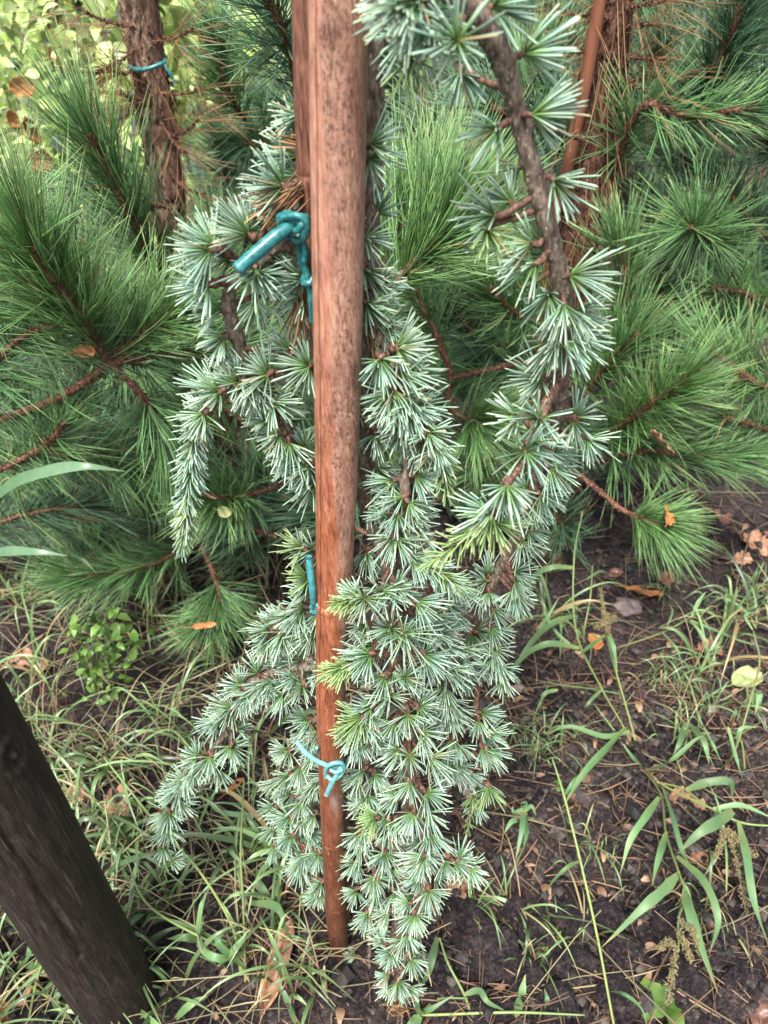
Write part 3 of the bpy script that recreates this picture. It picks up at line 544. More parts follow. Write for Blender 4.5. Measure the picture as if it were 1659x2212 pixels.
cedar_branch([(850, 1410, .44), (822, 1412, .43), (797, 1416, .42), (760, 1435, .412), (715, 1450, .408)], [.0036, .0034, .0024, .0018, .001], [(797, 1416, 'DL', .412, 1.15), (798, 1412, 'L', .412, 1.1), (800, 1418, 'D', .412, 1.05), (804, 1394, 'L', .425, .9), (800, 1375, 'L', .43, .9), (790, 1350, 'DL', .435, .9), (745, 1440, 'DL', .41, .9, 'g')], [([(775, 1428, .414), (740, 1442, .410), (706, 1453, .407)], 80, .020, .015, 'g')], matk='cedar_twig')
cedar_branch([(868, 1510, .43), (835, 1518, .422), (804, 1530, .415), (778, 1555, .408), (752, 1580, .405)], [.003, .0028, .0022, .0016, .001], [(804, 1527, 'L', .412, 1.05), (802, 1530, 'DL', .41, 1.05), (778, 1551, 'L', .405, 1.1, 'g'), (778, 1556, 'DL', .403, 1.15, 'g'), (782, 1558, 'D', .403, 1.1), (800, 1545, 'D', .41), (760, 1590, 'DL', .405, .9), (776, 1600, 'D', .41, .9), (815, 1580, 'DL', .415)], [([(778, 1555, .406), (752, 1572, .404), (735, 1582, .403)], 50, .018, .014, 'g')], matk='cedar_twig')
cedar_branch([(898, 1735, .402), (870, 1755, .405), (836, 1772, .402), (808, 1768, .397)], [.0024, .0022, .002, .0014], [(836, 1772, 'DL', .392), (834, 1770, 'L', .392), (811, 1767, 'L', .388, 1.05, 'g'), (812, 1764, 'UL', .39, .9, 'g'), (810, 1770, 'DL', .388, 1., 'g'), (855, 1775, 'D', .39)], matk='cedar_twig')
cedar_branch([(920, 1850, .388), (955, 1858, .385), (985, 1862, .382), (1014, 1875, .380)], [.0022, .002, .0018, .0014], [(992, 1854, 'UR', .378, .95), (983, 1863, 'DR', .377, .95), (960, 1860, 'DR', .38), (1015, 1875, 'DR', .374, 1.), (1013, 1877, 'D', .374, 1.05), (1018, 1870, 'R', .376, .95), (1000, 1868, 'U', .378, .8)], matk='cedar_twig')
cedar_branch([(862, 1290, .455), (900, 1340, .46), (940, 1400, .466), (962, 1460, .468), (964, 1530, .468), (972, 1600, .464), (975, 1690, .458)], [.0034, .0032, .003, .0026, .0024, .002, .0012],
    [(977, 1338, 'DR', .478), (921, 1359, 'R', .45, 1.1), (922, 1364, 'DR', .45, 1.1), (950, 1370, 'R', .458), (955, 1395, 'DR', .456, 1.1), (945, 1420, 'D', .456), (967, 1446, 'DR', .458, 1.1), (990, 1430, 'R', .47), (960, 1483, 'DL', .458, 1.1), (961, 1486, 'D', .456, 1.1), (965, 1511, 'DR', .456, 1.15), (968, 1511, 'D', .456, 1.1), (970, 1544, 'D', .455, 1.1), (972, 1546, 'DR', .455, 1.05), (966, 1548, 'DL', .455), (978, 1600, 'D', .452), (990, 1610, 'DR', .452), (965, 1640, 'D', .452), (985, 1655, 'DR', .452), (935, 1330, 'R', .46), (960, 1300, 'R', .465), (945, 1270, 'R', .47), (970, 1310, 'DR', .475), (1000, 1400, 'DR', .478), (940, 1490, 'DL', .46)], fill=16, back=.03, fillpx=30, matk='cedar_twig')
cedar_branch([(855, 1560, .452), (800, 1610, .45), (792, 1690, .448), (800, 1790, .44), (808, 1880, .43), (800, 1960, .42), (798, 2050, .412), (798, 2140, .40)], [.004, .0036, .003, .0028, .0026, .0024, .0018, .0012],
    [(810, 1674, 'D', .44, .95), (808, 1672, 'DR', .44, .95), (775, 1679, 'DL', .44, .95), (776, 1680, 'D', .44, .95), (794, 1716, 'D', .438, 1.), (790, 1716, 'DL', .438), (773, 1802, 'DL', .432), (776, 1804, 'D', .432), (831, 1844, 'D', .42, 1.1), (829, 1842, 'DL', .42), (833, 1842, 'DR', .42), (770, 1863, 'DL', .425, 1.05), (766, 1862, 'L', .425), (772, 1866, 'D', .425), (810, 1898, 'D', .418, 1.05), (808, 1896, 'DL', .418), (813, 1896, 'DR', .418), (813, 1930, 'D', .415), (769, 1923, 'DL', .418), (770, 1926, 'D', .418), (795, 1974, 'D', .41), (793, 1972, 'DL', .41), (797, 1972, 'DR', .41), (780, 1740, 'L', .438), (820, 1740, 'D', .435), (840, 1800, 'D', .425), (780, 1830, 'D', .43), (845, 1880, 'DR', .415), (797, 2138, 'D', .40, .7), (850, 1930, 'D', .405), (840, 1970, 'DL', .40), (830, 2000, 'DL', .395, .9)], fill=22, back=.03, fillpx=30)
# dry needles caught behind the first knot
db = MB()
for (x, y, Y, x2, y2, nn) in ((648, 400, .474, 545, 470, 26), (650, 410, .472, 570, 500, 22), (655, 640, .478, 635, 740, 14), (660, 650, .475, 660, 740, 8), (800, 760, .472, 815, 800, 10), (798, 700, .474, 806, 760, 8), (650, 300, .486, 600, 290, 6)):
    a = np.array(at(x, y, Y)); q = np.array(at(x2, y2, Y-.004)); L = np.linalg.norm(q-a); d = (q-a)/L
    dd = d+rng.normal(0, .13, (nn, 3)); needles(db, a+rng.normal(0, .003, (nn, 3)), dd, L*rng.uniform(.6, 1.05, nn), .0007, rng.normal(0, .08, (nn, 3)))
for k in range(60):
    pass
a = np.array(at(862, 2165, .342)); nn = 90; dd = rng.normal(0, 1, (nn, 3)); needles(db, a+rng.normal(0, .008, (nn, 3)), dd, rng.uniform(.01, .02, nn), .0006)
tag(db.build('dry_needles', M['dead'], cedar), 'clump of dead brown needles')
# water drops on the needle tips
wb = MB()
def ball(mb, c, r, n=8):
    V = [(c[0]+r*math.sin(math.pi*i/n)*math.cos(2*math.pi*j/n), c[1]+r*math.sin(math.pi*i/n)*math.sin(2*math.pi*j/n), c[2]+r*math.cos(math.pi*i/n)) for i in range(n+1) for j in range(n)]
    mb.add(V, [(i*n+j, (i+1)*n+j, (i+1)*n+(j+1) % n, i*n+(j+1) % n) for i in range(n) for j in range(n)], 0, .5)
for (x, y, Y, r) in ((1008, 540, .42, 2.4), (1101, 633, .42, 2.), (1124, 643, .42, 2.), (1136, 650, .42, 2.), (1284, 1010, .45, 1.8), (857, 186, .45, 2.), (905, 205, .45, 2.), (872, 208, .45, 1.8), (1028, 93, .385, 1.4), (1212, 1010, .46, 1.4), (1128, 1250, .49, 1.5), (568, 858, .465, 1.5), (497, 895, .465, 1.6), (713, 1880, .45, 1.5)):
    ball(wb, at(x, y, Y), r*.0007)
wb.build('water_drops', M['water'], cedar)['kind'] = 'stuff'

# ------------------------------------------------------------------ plant ties
def tie(label, matname, knots, rad, K=12, parent_name='plant_tie'):
    mb = MB()
    for pts, r in knots: tube(mb, pts, r, K=K, n=10, bump=.05, bf=90)
    return tag(mb.build(parent_name, M[matname]), label, 'plant tie')
def ring(cx, cy, cz, r, a0, a1, n=14, dz=0., k=1.):
    return [(cx+math.cos(R(a0+(a1-a0)*i/n))*r, cy+math.sin(R(a0+(a1-a0)*i/n))*r*k, cz+dz*i/n) for i in range(n+1)]
kc = at(642, 490, .462)
mb = MB()
tube(mb, [at(645, 478, .460), at(600, 508, .452), at(556, 545, .446), at(512, 583, .441)], [.0036, .0043, .0043, .0042], K=14, n=10)
tail = mb
for p in ([(606, 488, .462), (612, 470, .456), (640, 466, .452), (660, 478, .452), (662, 505, .455), (645, 520, .458), (622, 512, .46)],
          [(612, 478, .468), (632, 466, .46), (652, 490, .453), (655, 515, .455), (650, 520, .462)],
          [(625, 500, .46), (645, 495, .452), (660, 470, .455), (668, 480, .466)],
          [(652, 512, .458), (660, 545, .46), (658, 570, .462), (664, 600, .462), (672, 640, .462), (674, 700, .464)],
          [(642, 515, .46), (650, 560, .464), (660, 590, .463), (655, 608, .462), (668, 612, .460), (676, 600, .462)],
          [(606, 486, .462), (604, 470, .465), (625, 462, .46), (640, 478, .455)]):
    tube(mb, [at(*q) for q in p], [.0016]+[.0023]*(len(p)-2)+[.0016], K=12, n=12, bump=.18, bf=330)
tag(mb.build('plant_tie', M['teal_old']), 'dark teal plastic tie knotted behind the stake with a thick stub pointing down left', 'plant tie')
tie('short teal plastic tube standing at the left edge of the thick stake at mid height', 'teal', [
    ([at(667, 1203, .442), at(671, 1240, .440), at(675, 1275, .438), at(677, 1303, .440)], [.0026, .0029, .0029, .0025]),
    ([at(672, 1312, .444), at(680, 1303, .442), at(688, 1310, .44), at(684, 1322, .442), at(672, 1320, .446)], [.0018, .0022, .0024, .0022, .0018]),
    ([at(676, 1322, .452), at(690, 1326, .462), at(745, 1330, .464), at(762, 1320, .455)], [.0018]*4)], .002)
kz = at(722, 1662, .425).z; sc = st_pts[5].lerp(st_pts[6], .8)
tie('pale turquoise plastic tie knotted across the front of the thick stake near its foot', 'teal_light', [
    ([at(640, 1600, .432), at(658, 1624, .424), at(684, 1643, .419), at(712, 1655, .416), at(735, 1658, .418)], [.0024, .0025, .0024, .0023, .0018]),
    ([at(706, 1716, .416), at(716, 1694, .414), at(728, 1672, .413), at(736, 1655, .417)], [.0026, .0026, .0022, .0018]),
    ([at(704, 1678, .419), at(704, 1662, .414), at(716, 1650, .411), at(736, 1648, .413), at(743, 1658, .415), at(736, 1674, .414), at(718, 1684, .413), at(706, 1676, .416)], [.002]*8),
    ([at(712, 1662, .412), at(726, 1668, .410), at(740, 1662, .412)], [.0018, .002, .0018]),
    ([at(742, 1655, .418), at(752, 1650, .435), at(745, 1640, .456), at(710, 1640, .46), at(688, 1632, .446), at(684, 1615, .432)], [.0018]*6)], .002)

# ------------------------------------------------------------------ pines
def pine_needles(mb, path, n, L, spread=55, start=0., curve=.25, r=.00052, tipb=.3, droop=-.1):
    p = spline([list(q) for q in path], 10); cs = np.concatenate([[0], np.cumsum(np.linalg.norm(np.diff(p, axis=0), axis=1))])
    fr = np.sort(start+(1-start)*rng.uniform(0, 1, n)**(1-tipb*.5)); fr = np.sort(1-(1-fr)); s = fr*cs[-1]
    pos = np.stack([np.interp(s, cs, p[:, k]) for k in range(3)], 1)
    g = np.gradient(p, axis=0); tg = nrm(np.stack([np.interp(s, cs, g[:, k]) for k in range(3)], 1))
    u, v = frames(tg); ph = rng.uniform(0, 6.28, n)
    a = np.radians(spread*(1-.5*fr**3)+rng.normal(0, 14, n))
    d = tg*np.cos(a)[:, None]+(u*np.cos(ph)[:, None]+v*np.sin(ph)[:, None])*np.sin(a)[:, None]
    bd = tg*curve*rng.uniform(-.3, 1.5, n)[:, None]+rng.normal(0, .11, (n, 3))+np.array([0, 0, droop+.07])
    Ls = L*rng.uniform(.6, 1.1, n)
    tocam = nrm(np.array(CAM)[None]-pos); keep = ((d*tocam).sum(1) < .55) | (rng.uniform(0, 1, n) < .3)
    pos = pos[keep]; d = d[keep]; bd = bd[keep]; Ls = Ls[keep]; n = int(keep.sum())
    # needles come in pairs
    d2 = nrm(d+rng.normal(0, .07, (n, 3)))
    pr = ((0, .8), (.25, 1), (.5, 1), (.75, .9), (1, .2))
    rn = np.clip(rng.normal(.45, .22, n), 0, 1)
    needles(mb, pos, d, Ls, r, bd, prof=pr, rnd=rn); needles(mb, pos, d2, Ls*rng.uniform(.9, 1, n), r, bd+rng.normal(0, .04, (n, 3)), prof=pr, rnd=rn)
def pine_branch(root, path, rads, n, L, mk='pine', spread=55, start=0., curve=.25, label=None, P=None, bud=False, droop=-.1, r=.00052):
    L *= .84; n = int(n*.88); r *= 1.22; rads = [q_*.8 for q_ in rads]
    P = P or [at(*q) for q in path]; sm = MB(); c = tube(sm, P, rads, K=9, n=10, bump=.35, bf=230)
    ln = np.linalg.norm(np.diff(c, axis=0), axis=1).sum(); k = int(ln/.1*75); ii = rng.integers(0, len(c)-1, k); tg = nrm(np.gradient(c, axis=0))[ii]; u, v = frames(tg); ph = rng.uniform(0, 6.28, k)
    rr = np.interp(ii/len(c)*(len(rads)-1), range(len(rads)), rads); dd = u*np.cos(ph)[:, None]+v*np.sin(ph)[:, None]
    needles(sm, c[ii]+(c[ii+1]-c[ii])*rng.uniform(0, 1, k)[:, None]+dd*rr[:, None]*.75, dd*.55+tg, .0065, .0012, rnd=rng.uniform(0, 1, k), prof=((0, .8), (.4, 1), (1, .15)))
    if bud:
        e = c[-1]; t = tg[0]*0+nrm(np.gradient(c, axis=0))[-1]
        tube(sm, [e, e+t*.006, e+t*.014], [.003, .0035, .001], K=8, n=4)
    o = sm.build('branch', M['pine_stem'], root)
    if label: o['label'] = label
    nb = MB(); pine_needles(nb, P, n, L, spread, start, curve, r=r, droop=droop)
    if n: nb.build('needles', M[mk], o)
    return o
PG = 'pine trees crowding behind the stake'
def pine_root(name, base, label): o = empty(name, base); tag(o, label, 'tree', PG); return o
def bark_trunk(root, pts, rads, mk='pine_bark', flakes=900, fk=.006):
    mb = MB(); A = spline([[*p, r] for p, r in zip(pts, rads)], 30); c = A[:, :3]; K = 30; V = []
    for i in range(len(c)):
        for j in range(K):
            a = 2*math.pi*j/K; dd = np.array((math.cos(a), math.sin(a), 0)); p = Vector(c[i]+dd*A[i, 3])
            k = 1+.16*noise.noise(Vector((p.x*60, p.y*60, p.z*22)))+.10*abs(noise.noise(Vector((p.x*140, p.y*140, p.z*60))))
            V.append(c[i]+dd*A[i, 3]*k)
    mb.add(V, [(i*K+j, i*K+(j+1) % K, (i+1)*K+(j+1) % K, (i+1)*K+j) for i in range(len(c)-1) for j in range(K)], 0, .5)
    ii = rng.integers(0, len(c)-1, flakes); a = rng.uniform(0, 6.28, flakes); dd = np.stack([np.cos(a), np.sin(a), np.zeros(flakes)], 1)
    needles(mb, c[ii]+dd*A[ii, 3][:, None]*.98, dd*.25+np.array([0, 0, 1.])+rng.normal(0, .2, (flakes, 3)), rng.uniform(.5, 1.4, flakes)*fk*1.6, fk*.35, prof=((0, .5), (.5, 1), (1, .2)), rnd=rng.uniform(0, 1, flakes))
    return mb.build('trunk', M[mk], root)

def fan(c, n, spread_px, Ys, Lpx=None): pass
# --- pine A: foreground pine, trunk outside the frame on the left
PA = pine_root('pine_tree', (-.95, 1.0, 0), 'bright green long needled pine reaching in from the left edge, nearest of the pines')
bark_trunk(PA, [(-.95, 1.0, -.03), (-.94, 1.0, .35), (-.96, 1.02, .9)], [.035, .03, .022])
pine_branch(PA, [(-160, 960, .98), (0, 906, .92), (130, 858, .87), (235, 788, .84)], [.008, .0072, .0065, .006], 150, .10, 'pine', 60, .1, .2, 'bare orange brown branch running in from the left')
pine_branch(PA, [(235, 785, .84), (190, 705, .82), (145, 640, .80), (100, 585, .78), (70, 530, .76)], [.0062, .006, .0056, .005, .004], 620, .15, 'pine_lush', 42, 0, .1, 'upright shoot with dense bright needles', droop=.05)
pine_branch(PA, [(235, 785, .84), (330, 768, .86), (440, 763, .88), (540, 745, .92)], [.006, .0056, .005, .004], 130, .11, 'pine', 60, .3, .2, 'bare orange brown twig')
pine_branch(PA, [(240, 790, .84), (290, 835, .84), (325, 880, .85), (355, 950, .87), (380, 1010, .9)], [.0056, .005, .005, .0045, .003], 240, .11, 'pine', 60, .25, .2)
pine_branch(PA, [(-60, 1040, .95), (60, 985, .9), (115, 945, .87), (140, 910, .86)], [.006, .0056, .005, .004], 260, .12, 'pine', 60, .2, .15)
pine_branch(PA, [(-120, 700, .9), (-60, 640, .87), (-30, 560, .84), (0, 490, .82)], [.006, .005, .004, .003], 420, .14, 'pine_lush', 48, 0, .1, droop=.05)
pine_branch(PA, [(-80, 860, .9), (30, 740, .86), (120, 700, .84)], [.005, .004, .003], 330, .13, 'pine', 50, 0, .15)
pine_branch(PA, [(250, 765, .85), (320, 715, .86), (380, 670, .87)], [.005, .004, .003], 330, .12, 'pine_lush', 45, .05, .15, droop=.0)
pine_branch(PA, [(235, 785, .84), (240, 740, .9), (270, 690, .95)], [.005, .004, .003], 260, .12, 'pine', 45, .05, .15, droop=.0)
pine_branch(PA, [(-60, 1150, .95), (60, 1110, .95), (200, 1090, .97)], [.005, .004, .003], 330, .12, 'pine_dark', 55, 0, .15)
pine_branch(PA, [(100, 980, .96), (220, 980, .96), (330, 1020, .97)], [.005, .004, .003], 330, .12, 'pine', 55, 0, .15)
# --- pine B: trunk seen upper left
tB = [at(292, -120, 1.32), at(300, 0, 1.32), at(330, 200, 1.32), at(362, 400, 1.32), at(385, 560, 1.31)]; gB = tB[-1].copy(); gB.z = -.03; gB.x += .02
PB = pine_root('pine_tree', gB, 'pine with flaky brown trunk and dead brown twigs in the upper left')
bark_trunk(PB, tB+[gB], [.025, .026, .026, .027, .028, .034], flakes=2200)
pine_branch(PB, [(385, 600, 1.25), (330, 565, 1.12), (300, 500, 1.07), (262, 425, 1.03), (222, 345, 1.01), (190, 290, .99)], [.0085, .008, .0074, .007, .0062, .004], 700, .14, 'pine', 33, .12, .1, 'long orange brown shoot rising to the upper left', droop=.03)
pine_branch(PB, [(390, 900, 1.25), (560, 800, 1.15), (500, 640, 1.1), (470, 560, 1.08)], [.006, .006, .005, .004], 420, .12, 'pine', 50, .3, .15, droop=0)
pine_branch(PB, [(430, 1160, 1.05), (330, 1218, 1.0), (200, 1245, .97), (150, 1240, .96)], [.005, .0046, .004, .003], 520, .115, 'pine', 55, .15, .15)
pine_branch(PB, [(395, 1080, 1.15), (430, 1165, 1.05), (455, 1225, 1.0), (473, 1290, .97), (452, 1342, .93)], [.006, .0056, .0052, .005, .0044], 420, .115, 'pine', 78, .72, .05, 'low twig ending in a round burst of needles', bud=True)
pine_branch(PB, [(650, 1030, 1.1), (570, 1060, 1.02), (500, 1075, .95), (450, 1072, .92)], [.005, .005, .0046, .004], 330, .11, 'pine_lush', 75, .6, .05)
pine_branch(PB, [(530, 260, 1.5), (492, 200, 1.45), (478, 130, 1.43), (470, 80, 1.41)], [.0045, .004, .0035, .003], 420, .11, 'pine', 45, 0, .15, droop=0)
pine_branch(PB, [(640, 200, .95), (625, 110, .9), (600, 40, .86), (560, -30, .84)], [.004, .004, .0036, .003], 260, .11, 'pine_dark', 60, 0, .1, 'very dark shoot beside the stake top', droop=0)
pine_branch(PB, [(520, 420, 1.6), (480, 370, 1.58), (465, 300, 1.55)], [.004, .0035, .003], 330, .10, 'pine_dark', 55, 0, .2, droop=0)
pine_branch(PB, [(420, 840, 1.2), (600, 960, 1.1), (690, 990, 1.05)], [.005, .004, .003], 320, .12, 'pine', 55, 0, .2)
pine_branch(PB, [(300, 960, 1.15), (200, 1000, 1.1), (80, 960, 1.05)], [.005, .004, .003], 320, .12, 'pine_dark', 55, 0, .2)
for (x, y, tx, ty) in ((300, 60, 170, 20), (300, 100, 200, 160), (330, 90, 420, 60), (310, 150, 230, 150), (350, 200, 440, 190), (330, 230, 260, 200), (350, 300, 430, 260), (345, 260, 400, 330), (370, 380, 440, 420), (330, 200, 250, 260)):
    o = pine_branch(PB, [(x, y, 1.3), ((x+tx)/2, (y+ty)/2+8, 1.27), (tx, ty, 1.24)], [.002, .0016, .001], 34, .12, 'dead', 50, .0, .1, r=.00035); o['label'] = 'dead twig with brown needles'
# --- pine C: right trunk with cane
tC = [at(1337, -120, 1.18), at(1328, 0, 1.18), at(1310, 150, 1.18), at(1290, 300, 1.18), at(1268, 450, 1.17), at(1240, 580, 1.16)]; gC = tC[-1].copy(); gC.z = -.03
PC = pine_root('pine_tree', gC, 'pine with stringy red brown trunk in the upper right beside the slim orange cane')
o = bark_trunk(PC, tC+[gC], [.020, .021, .024, .026, .032, .030, .024], 'red_bark', flakes=2400, fk=.007)
db = MB(); nn = 260; s = rng.uniform(0, 1, nn); A = np.array([list(p) for p in tC]); k = s*(len(A)-2)+1; k = np.minimum(k, len(A)-1.001); i0 = k.astype(int); fr = (k-i0)[:, None]
pp = A[i0]*(1-fr)+A[np.minimum(i0+1, len(A)-1)]*fr; a = rng.uniform(0, 6.28, nn); dd = np.stack([np.cos(a), np.sin(a), 0*a], 1)
needles(db, pp+dd*(.026+.02*s[:, None]), dd*.25+np.array([0, 0, -1.])+rng.normal(0, .12, (nn, 3)), rng.uniform(.05, .12, nn), .0007, rng.normal(0, .1, (nn, 3))); db.build('dry_needles', M['dead'], PC)
def pc(*a, **k): return pine_branch(PC, *a, **k)
pc([(850, 620, .80), (880, 580, .80), (925, 535, .80), (968, 470, .80)], [.005, .0048, .0044, .004], 430, .13, 'pine_lush', 45, 0, .12, 'bright green shoot right of the stake with a pale bud', bud=True, droop=.05)
pc([(820, 600, .86), (850, 520, .86), (900, 430, .86)], [.005, .004, .003], 300, .12, 'pine_lush', 40, 0, .1, droop=.08)
pc([(975, 815, 1.0), (965, 780, 1.0), (940, 720, 1.0), (905, 650, 1.0), (880, 590, 1.02)], [.0056, .0054, .005, .0046, .004], 300, .11, 'pine', 55, .2, .15)
pc([(1235, 780, 1.12), (1130, 785, 1.05), (1060, 798, 1.02), (975, 815, 1.0)], [.0056, .0054, .005, .005], 140, .11, 'pine', 55, .1, .15, 'bare orange brown twig behind the right branch')
pc([(975, 815, 1.0), (968, 850, 1.0), (985, 890, .98), (1030, 912, .95)], [.0056, .0054, .0054, .0048], 330, .12, 'pine_lush', 78, .8, .05, bud=True)
pc([(1100, 745, 1.08), (1040, 740, 1.06), (985, 670, 1.04)], [.004, .004, .003], 300, .11, 'pine_dark', 50, .1, .2)
pc([(1240, 1020, 1.05), (1150, 1015, 1.02), (1060, 1000, 1.0), (1040, 985, 1.0)], [.005, .005, .0046, .004], 260, .115, 'pine', 60, .4, .1)
pc([(1260, 300, 1.1), (1150, 270, 1.05), (1060, 230, 1.0)], [.005, .0046, .004], 330, .12, 'pine_dark', 55, .1, .1)
pc([(1240, 420, 1.15), (1100, 400, 1.15), (960, 300, 1.15), (900, 290, 1.12)], [.005, .0046, .004, .003], 420, .12, 'pine_dark', 55, .3, .1)
pc([(1230, 560, 1.12), (1120, 620, 1.08), (1010, 560, 1.04)], [.005, .0046, .004], 380, .12, 'pine', 55, .2, .1)
pc([(1200, 700, 1.1), (1120, 680, 1.04), (1060, 620, 1.0)], [.005, .0046, .004], 360, .12, 'pine', 50, .1, .1, droop=.05)
pc([(1300, 450, 1.2), (1380, 240, 1.1), (1480, 250, 1.08), (1640, 232, 1.05)], [.006, .0056, .005, .004], 380, .10, 'pine', 60, .2, .1)
pc([(1340, 800, 1.1), (1350, 720, 1.08), (1348, 600, 1.06), (1345, 520, 1.05)], [.0052, .005, .0046, .004], 330, .11, 'pine', 50, .1, .1, 'slim upright orange brown shoot', droop=.03)
pc([(1270, 960, 1.1), (1340, 920, 1.02), (1400, 878, .97), (1470, 826, .93)], [.006, .0056, .005, .0044], 620, .125, 'pine_lush', 52, .2, .1, 'broad bright spray with a pale bud', bud=True, droop=0)
pc([(1270, 1000, 1.1), (1400, 975, 1.0), (1500, 985, .97), (1600, 982, .95)], [.006, .0056, .005, .0044], 420, .12, 'pine', 52, .2, .1)
pc([(1250, 1025, 1.02), (1300, 1065, .97), (1350, 1105, .93), (1430, 1135, .9)], [.005, .005, .0048, .0044], 330, .11, 'pine_lush', 72, .7, .05, 'low twig carrying a dry leaf', droop=-.2)
pc([(1240, 900, 1.1), (1300, 800, 1.05), (1380, 720, 1.0)], [.005, .0046, .004], 420, .12, 'pine', 45, .1, .1, droop=.05)
for (x, y, tx, ty) in ((1330, 40, 1230, 30), (1340, 60, 1420, 50), (1330, 120, 1430, 130), (1310, 120, 1230, 110), (1330, 180, 1440, 160), (1340, 20, 1440, 0), (1320, 160, 1400, 200)):
    o = pc([(x, y, 1.17), ((x+tx)/2, (y+ty)/2, 1.14), (tx, ty, 1.1)], [.002, .0016, .001], 30, .10, 'dead', 50, .0, .1, r=.00035); o['label'] = 'dead twig with brown needles'
for (a_, b_) in (((1250, 1130, 1.12), (1150, 1090, 1.0)), ((1230, 1180, 1.1), (1180, 1060, 1.02)), ((1260, 900, 1.1), (1190, 960, 1.02))):
    pc([a_, ((a_[0]+b_[0])/2, (a_[1]+b_[1])/2, 1.05), b_], [.004, .0035, .003], 300, .10, 'pine_dark', 60, 0, .1)
# --- pine D: far right
PD = pine_root('pine_tree', (1.25, 1.5, 0), 'dark teal pine filling the right edge with upright reddish shoots')
bark_trunk(PD, [(1.25, 1.5, -.03), (1.25, 1.5, .5), (1.24, 1.52, 1.2)], [.04, .035, .025])
def pd(*a, **k): return pine_branch(PD, *a, **k)
pd([(1480, 300, 1.2), (1535, 190, 1.15), (1565, 110, 1.12), (1590, 40, 1.1), (1610, -40, 1.1)], [.006, .0056, .005, .004, .003], 620, .12, 'pine_dark', 50, 0, .15, 'dark red upright shoot', droop=0)
pd([(1500, 420, 1.3), (1450, 220, 1.25), (1430, 110, 1.22)], [.005, .0046, .004], 420, .11, 'pine_dark', 50, 0, .15, droop=0)
pd([(1600, 560, 1.2), (1540, 520, 1.1), (1490, 490, 1.02)], [.005, .0046, .004], 420, .115, 'pine', 80, .5, .05, 'round burst of needles seen end on')
pd([(1760, 520, 1.2), (1650, 500, 1.15), (1560, 400, 1.1)], [.005, .0046, .004], 420, .12, 'pine_dark', 55, 0, .1)
pd([(1720, 700, 1.15), (1620, 640, 1.1), (1540, 620, 1.05)], [.005, .0046, .004], 420, .12, 'pine', 55, 0, .1)
pd([(1760, 360, 1.2), (1680, 330, 1.15), (1640, 240, 1.12)], [.005, .0046, .004], 420, .12, 'pine_dark', 55, 0, .1)
pd([(1740, 860, 1.05), (1640, 830, 1.0), (1540, 760, .97)], [.005, .0046, .004], 460, .125, 'pine_lush', 50, 0, .1, droop=.03)
pd([(1760, 980, 1.05), (1660, 930, 1.0), (1560, 900, .97)], [.005, .0046, .004], 420, .12, 'pine', 50, 0, .1)
pd([(1420, 640, 1.25), (1430, 560, 1.2), (1420, 480, 1.18)], [.005, .0046, .004], 300, .11, 'pine_dark', 55, 0, .1)
pd([(1640, 100, 1.2), (1700, 40, 1.2), (1720, -60, 1.2)], [.005, .0046, .004], 300, .11, 'pine_dark', 55, 0, .1)
# --- pines E, F: second row
def bgpine(label, X, Y, boxes, n, L=.12, mk='pine_dark', hh=1.1):
    rt = pine_root('pine_tree', (X, Y, 0), label); bark_trunk(rt, [(X, Y, -.03), (X, Y, .5), (X+.02, Y, hh)], [.035, .03, .02], flakes=300)
    for (x0, x1, y0, y1, Ya, Yb, cnt) in boxes:
        for _ in range(cnt):
            x = rng.uniform(x0, x1); y = rng.uniform(y0, y1); Yt = rng.uniform(Ya, Yb); tip = at(x, y, Yt)
            if tip.z < .12: tip.z = rng.uniform(.12, .3)
            d = Vector((rng.normal(0, .6), rng.normal(-.3, .4), rng.uniform(-.1, .9))).normalized(); ln = rng.uniform(.1, .17)
            b0 = tip-d*ln; b0.z = max(b0.z, .08); mid = b0.lerp(tip, .5)+Vector(rng.normal(0, .01, 3))
            pine_branch(rt, None, [.005, .0045, .0035], n, L, mk if rng.uniform() < .7 else 'pine', 55, 0, .12, P=[b0, mid, tip], droop=rng.uniform(-.12, .05), r=.0007)
bgpine('dim pine behind the stake between the two brown trunks', .12, 1.75, [(440, 640, 200, 620, 1.5, 1.8, 14), (800, 1250, 60, 700, 1.25, 1.6, 24), (640, 1250, 700, 1060, 1.15, 1.35, 12), (380, 700, 600, 1000, 1.2, 1.4, 9), (650, 1200, -120, 100, 1.6, 2.0, 8)], 230)
bgpine('dim pine beyond the right hand trunk, furthest of the pines', .95, 1.95, [(1350, 1700, -50, 500, 1.5, 1.9, 20), (1300, 1700, 450, 780, 1.3, 1.6, 14), (1250, 1500, 650, 950, 1.2, 1.35, 5)], 230)
bgpine('dim low pine filling the gap under the left foreground shoots', -1.5, 1.6, [(-50, 420, 700, 1150, 1.08, 1.3, 22), (100, 660, 1000, 1180, 1.02, 1.15, 10), (0, 260, 400, 700, 1.15, 1.4, 9)], 230)

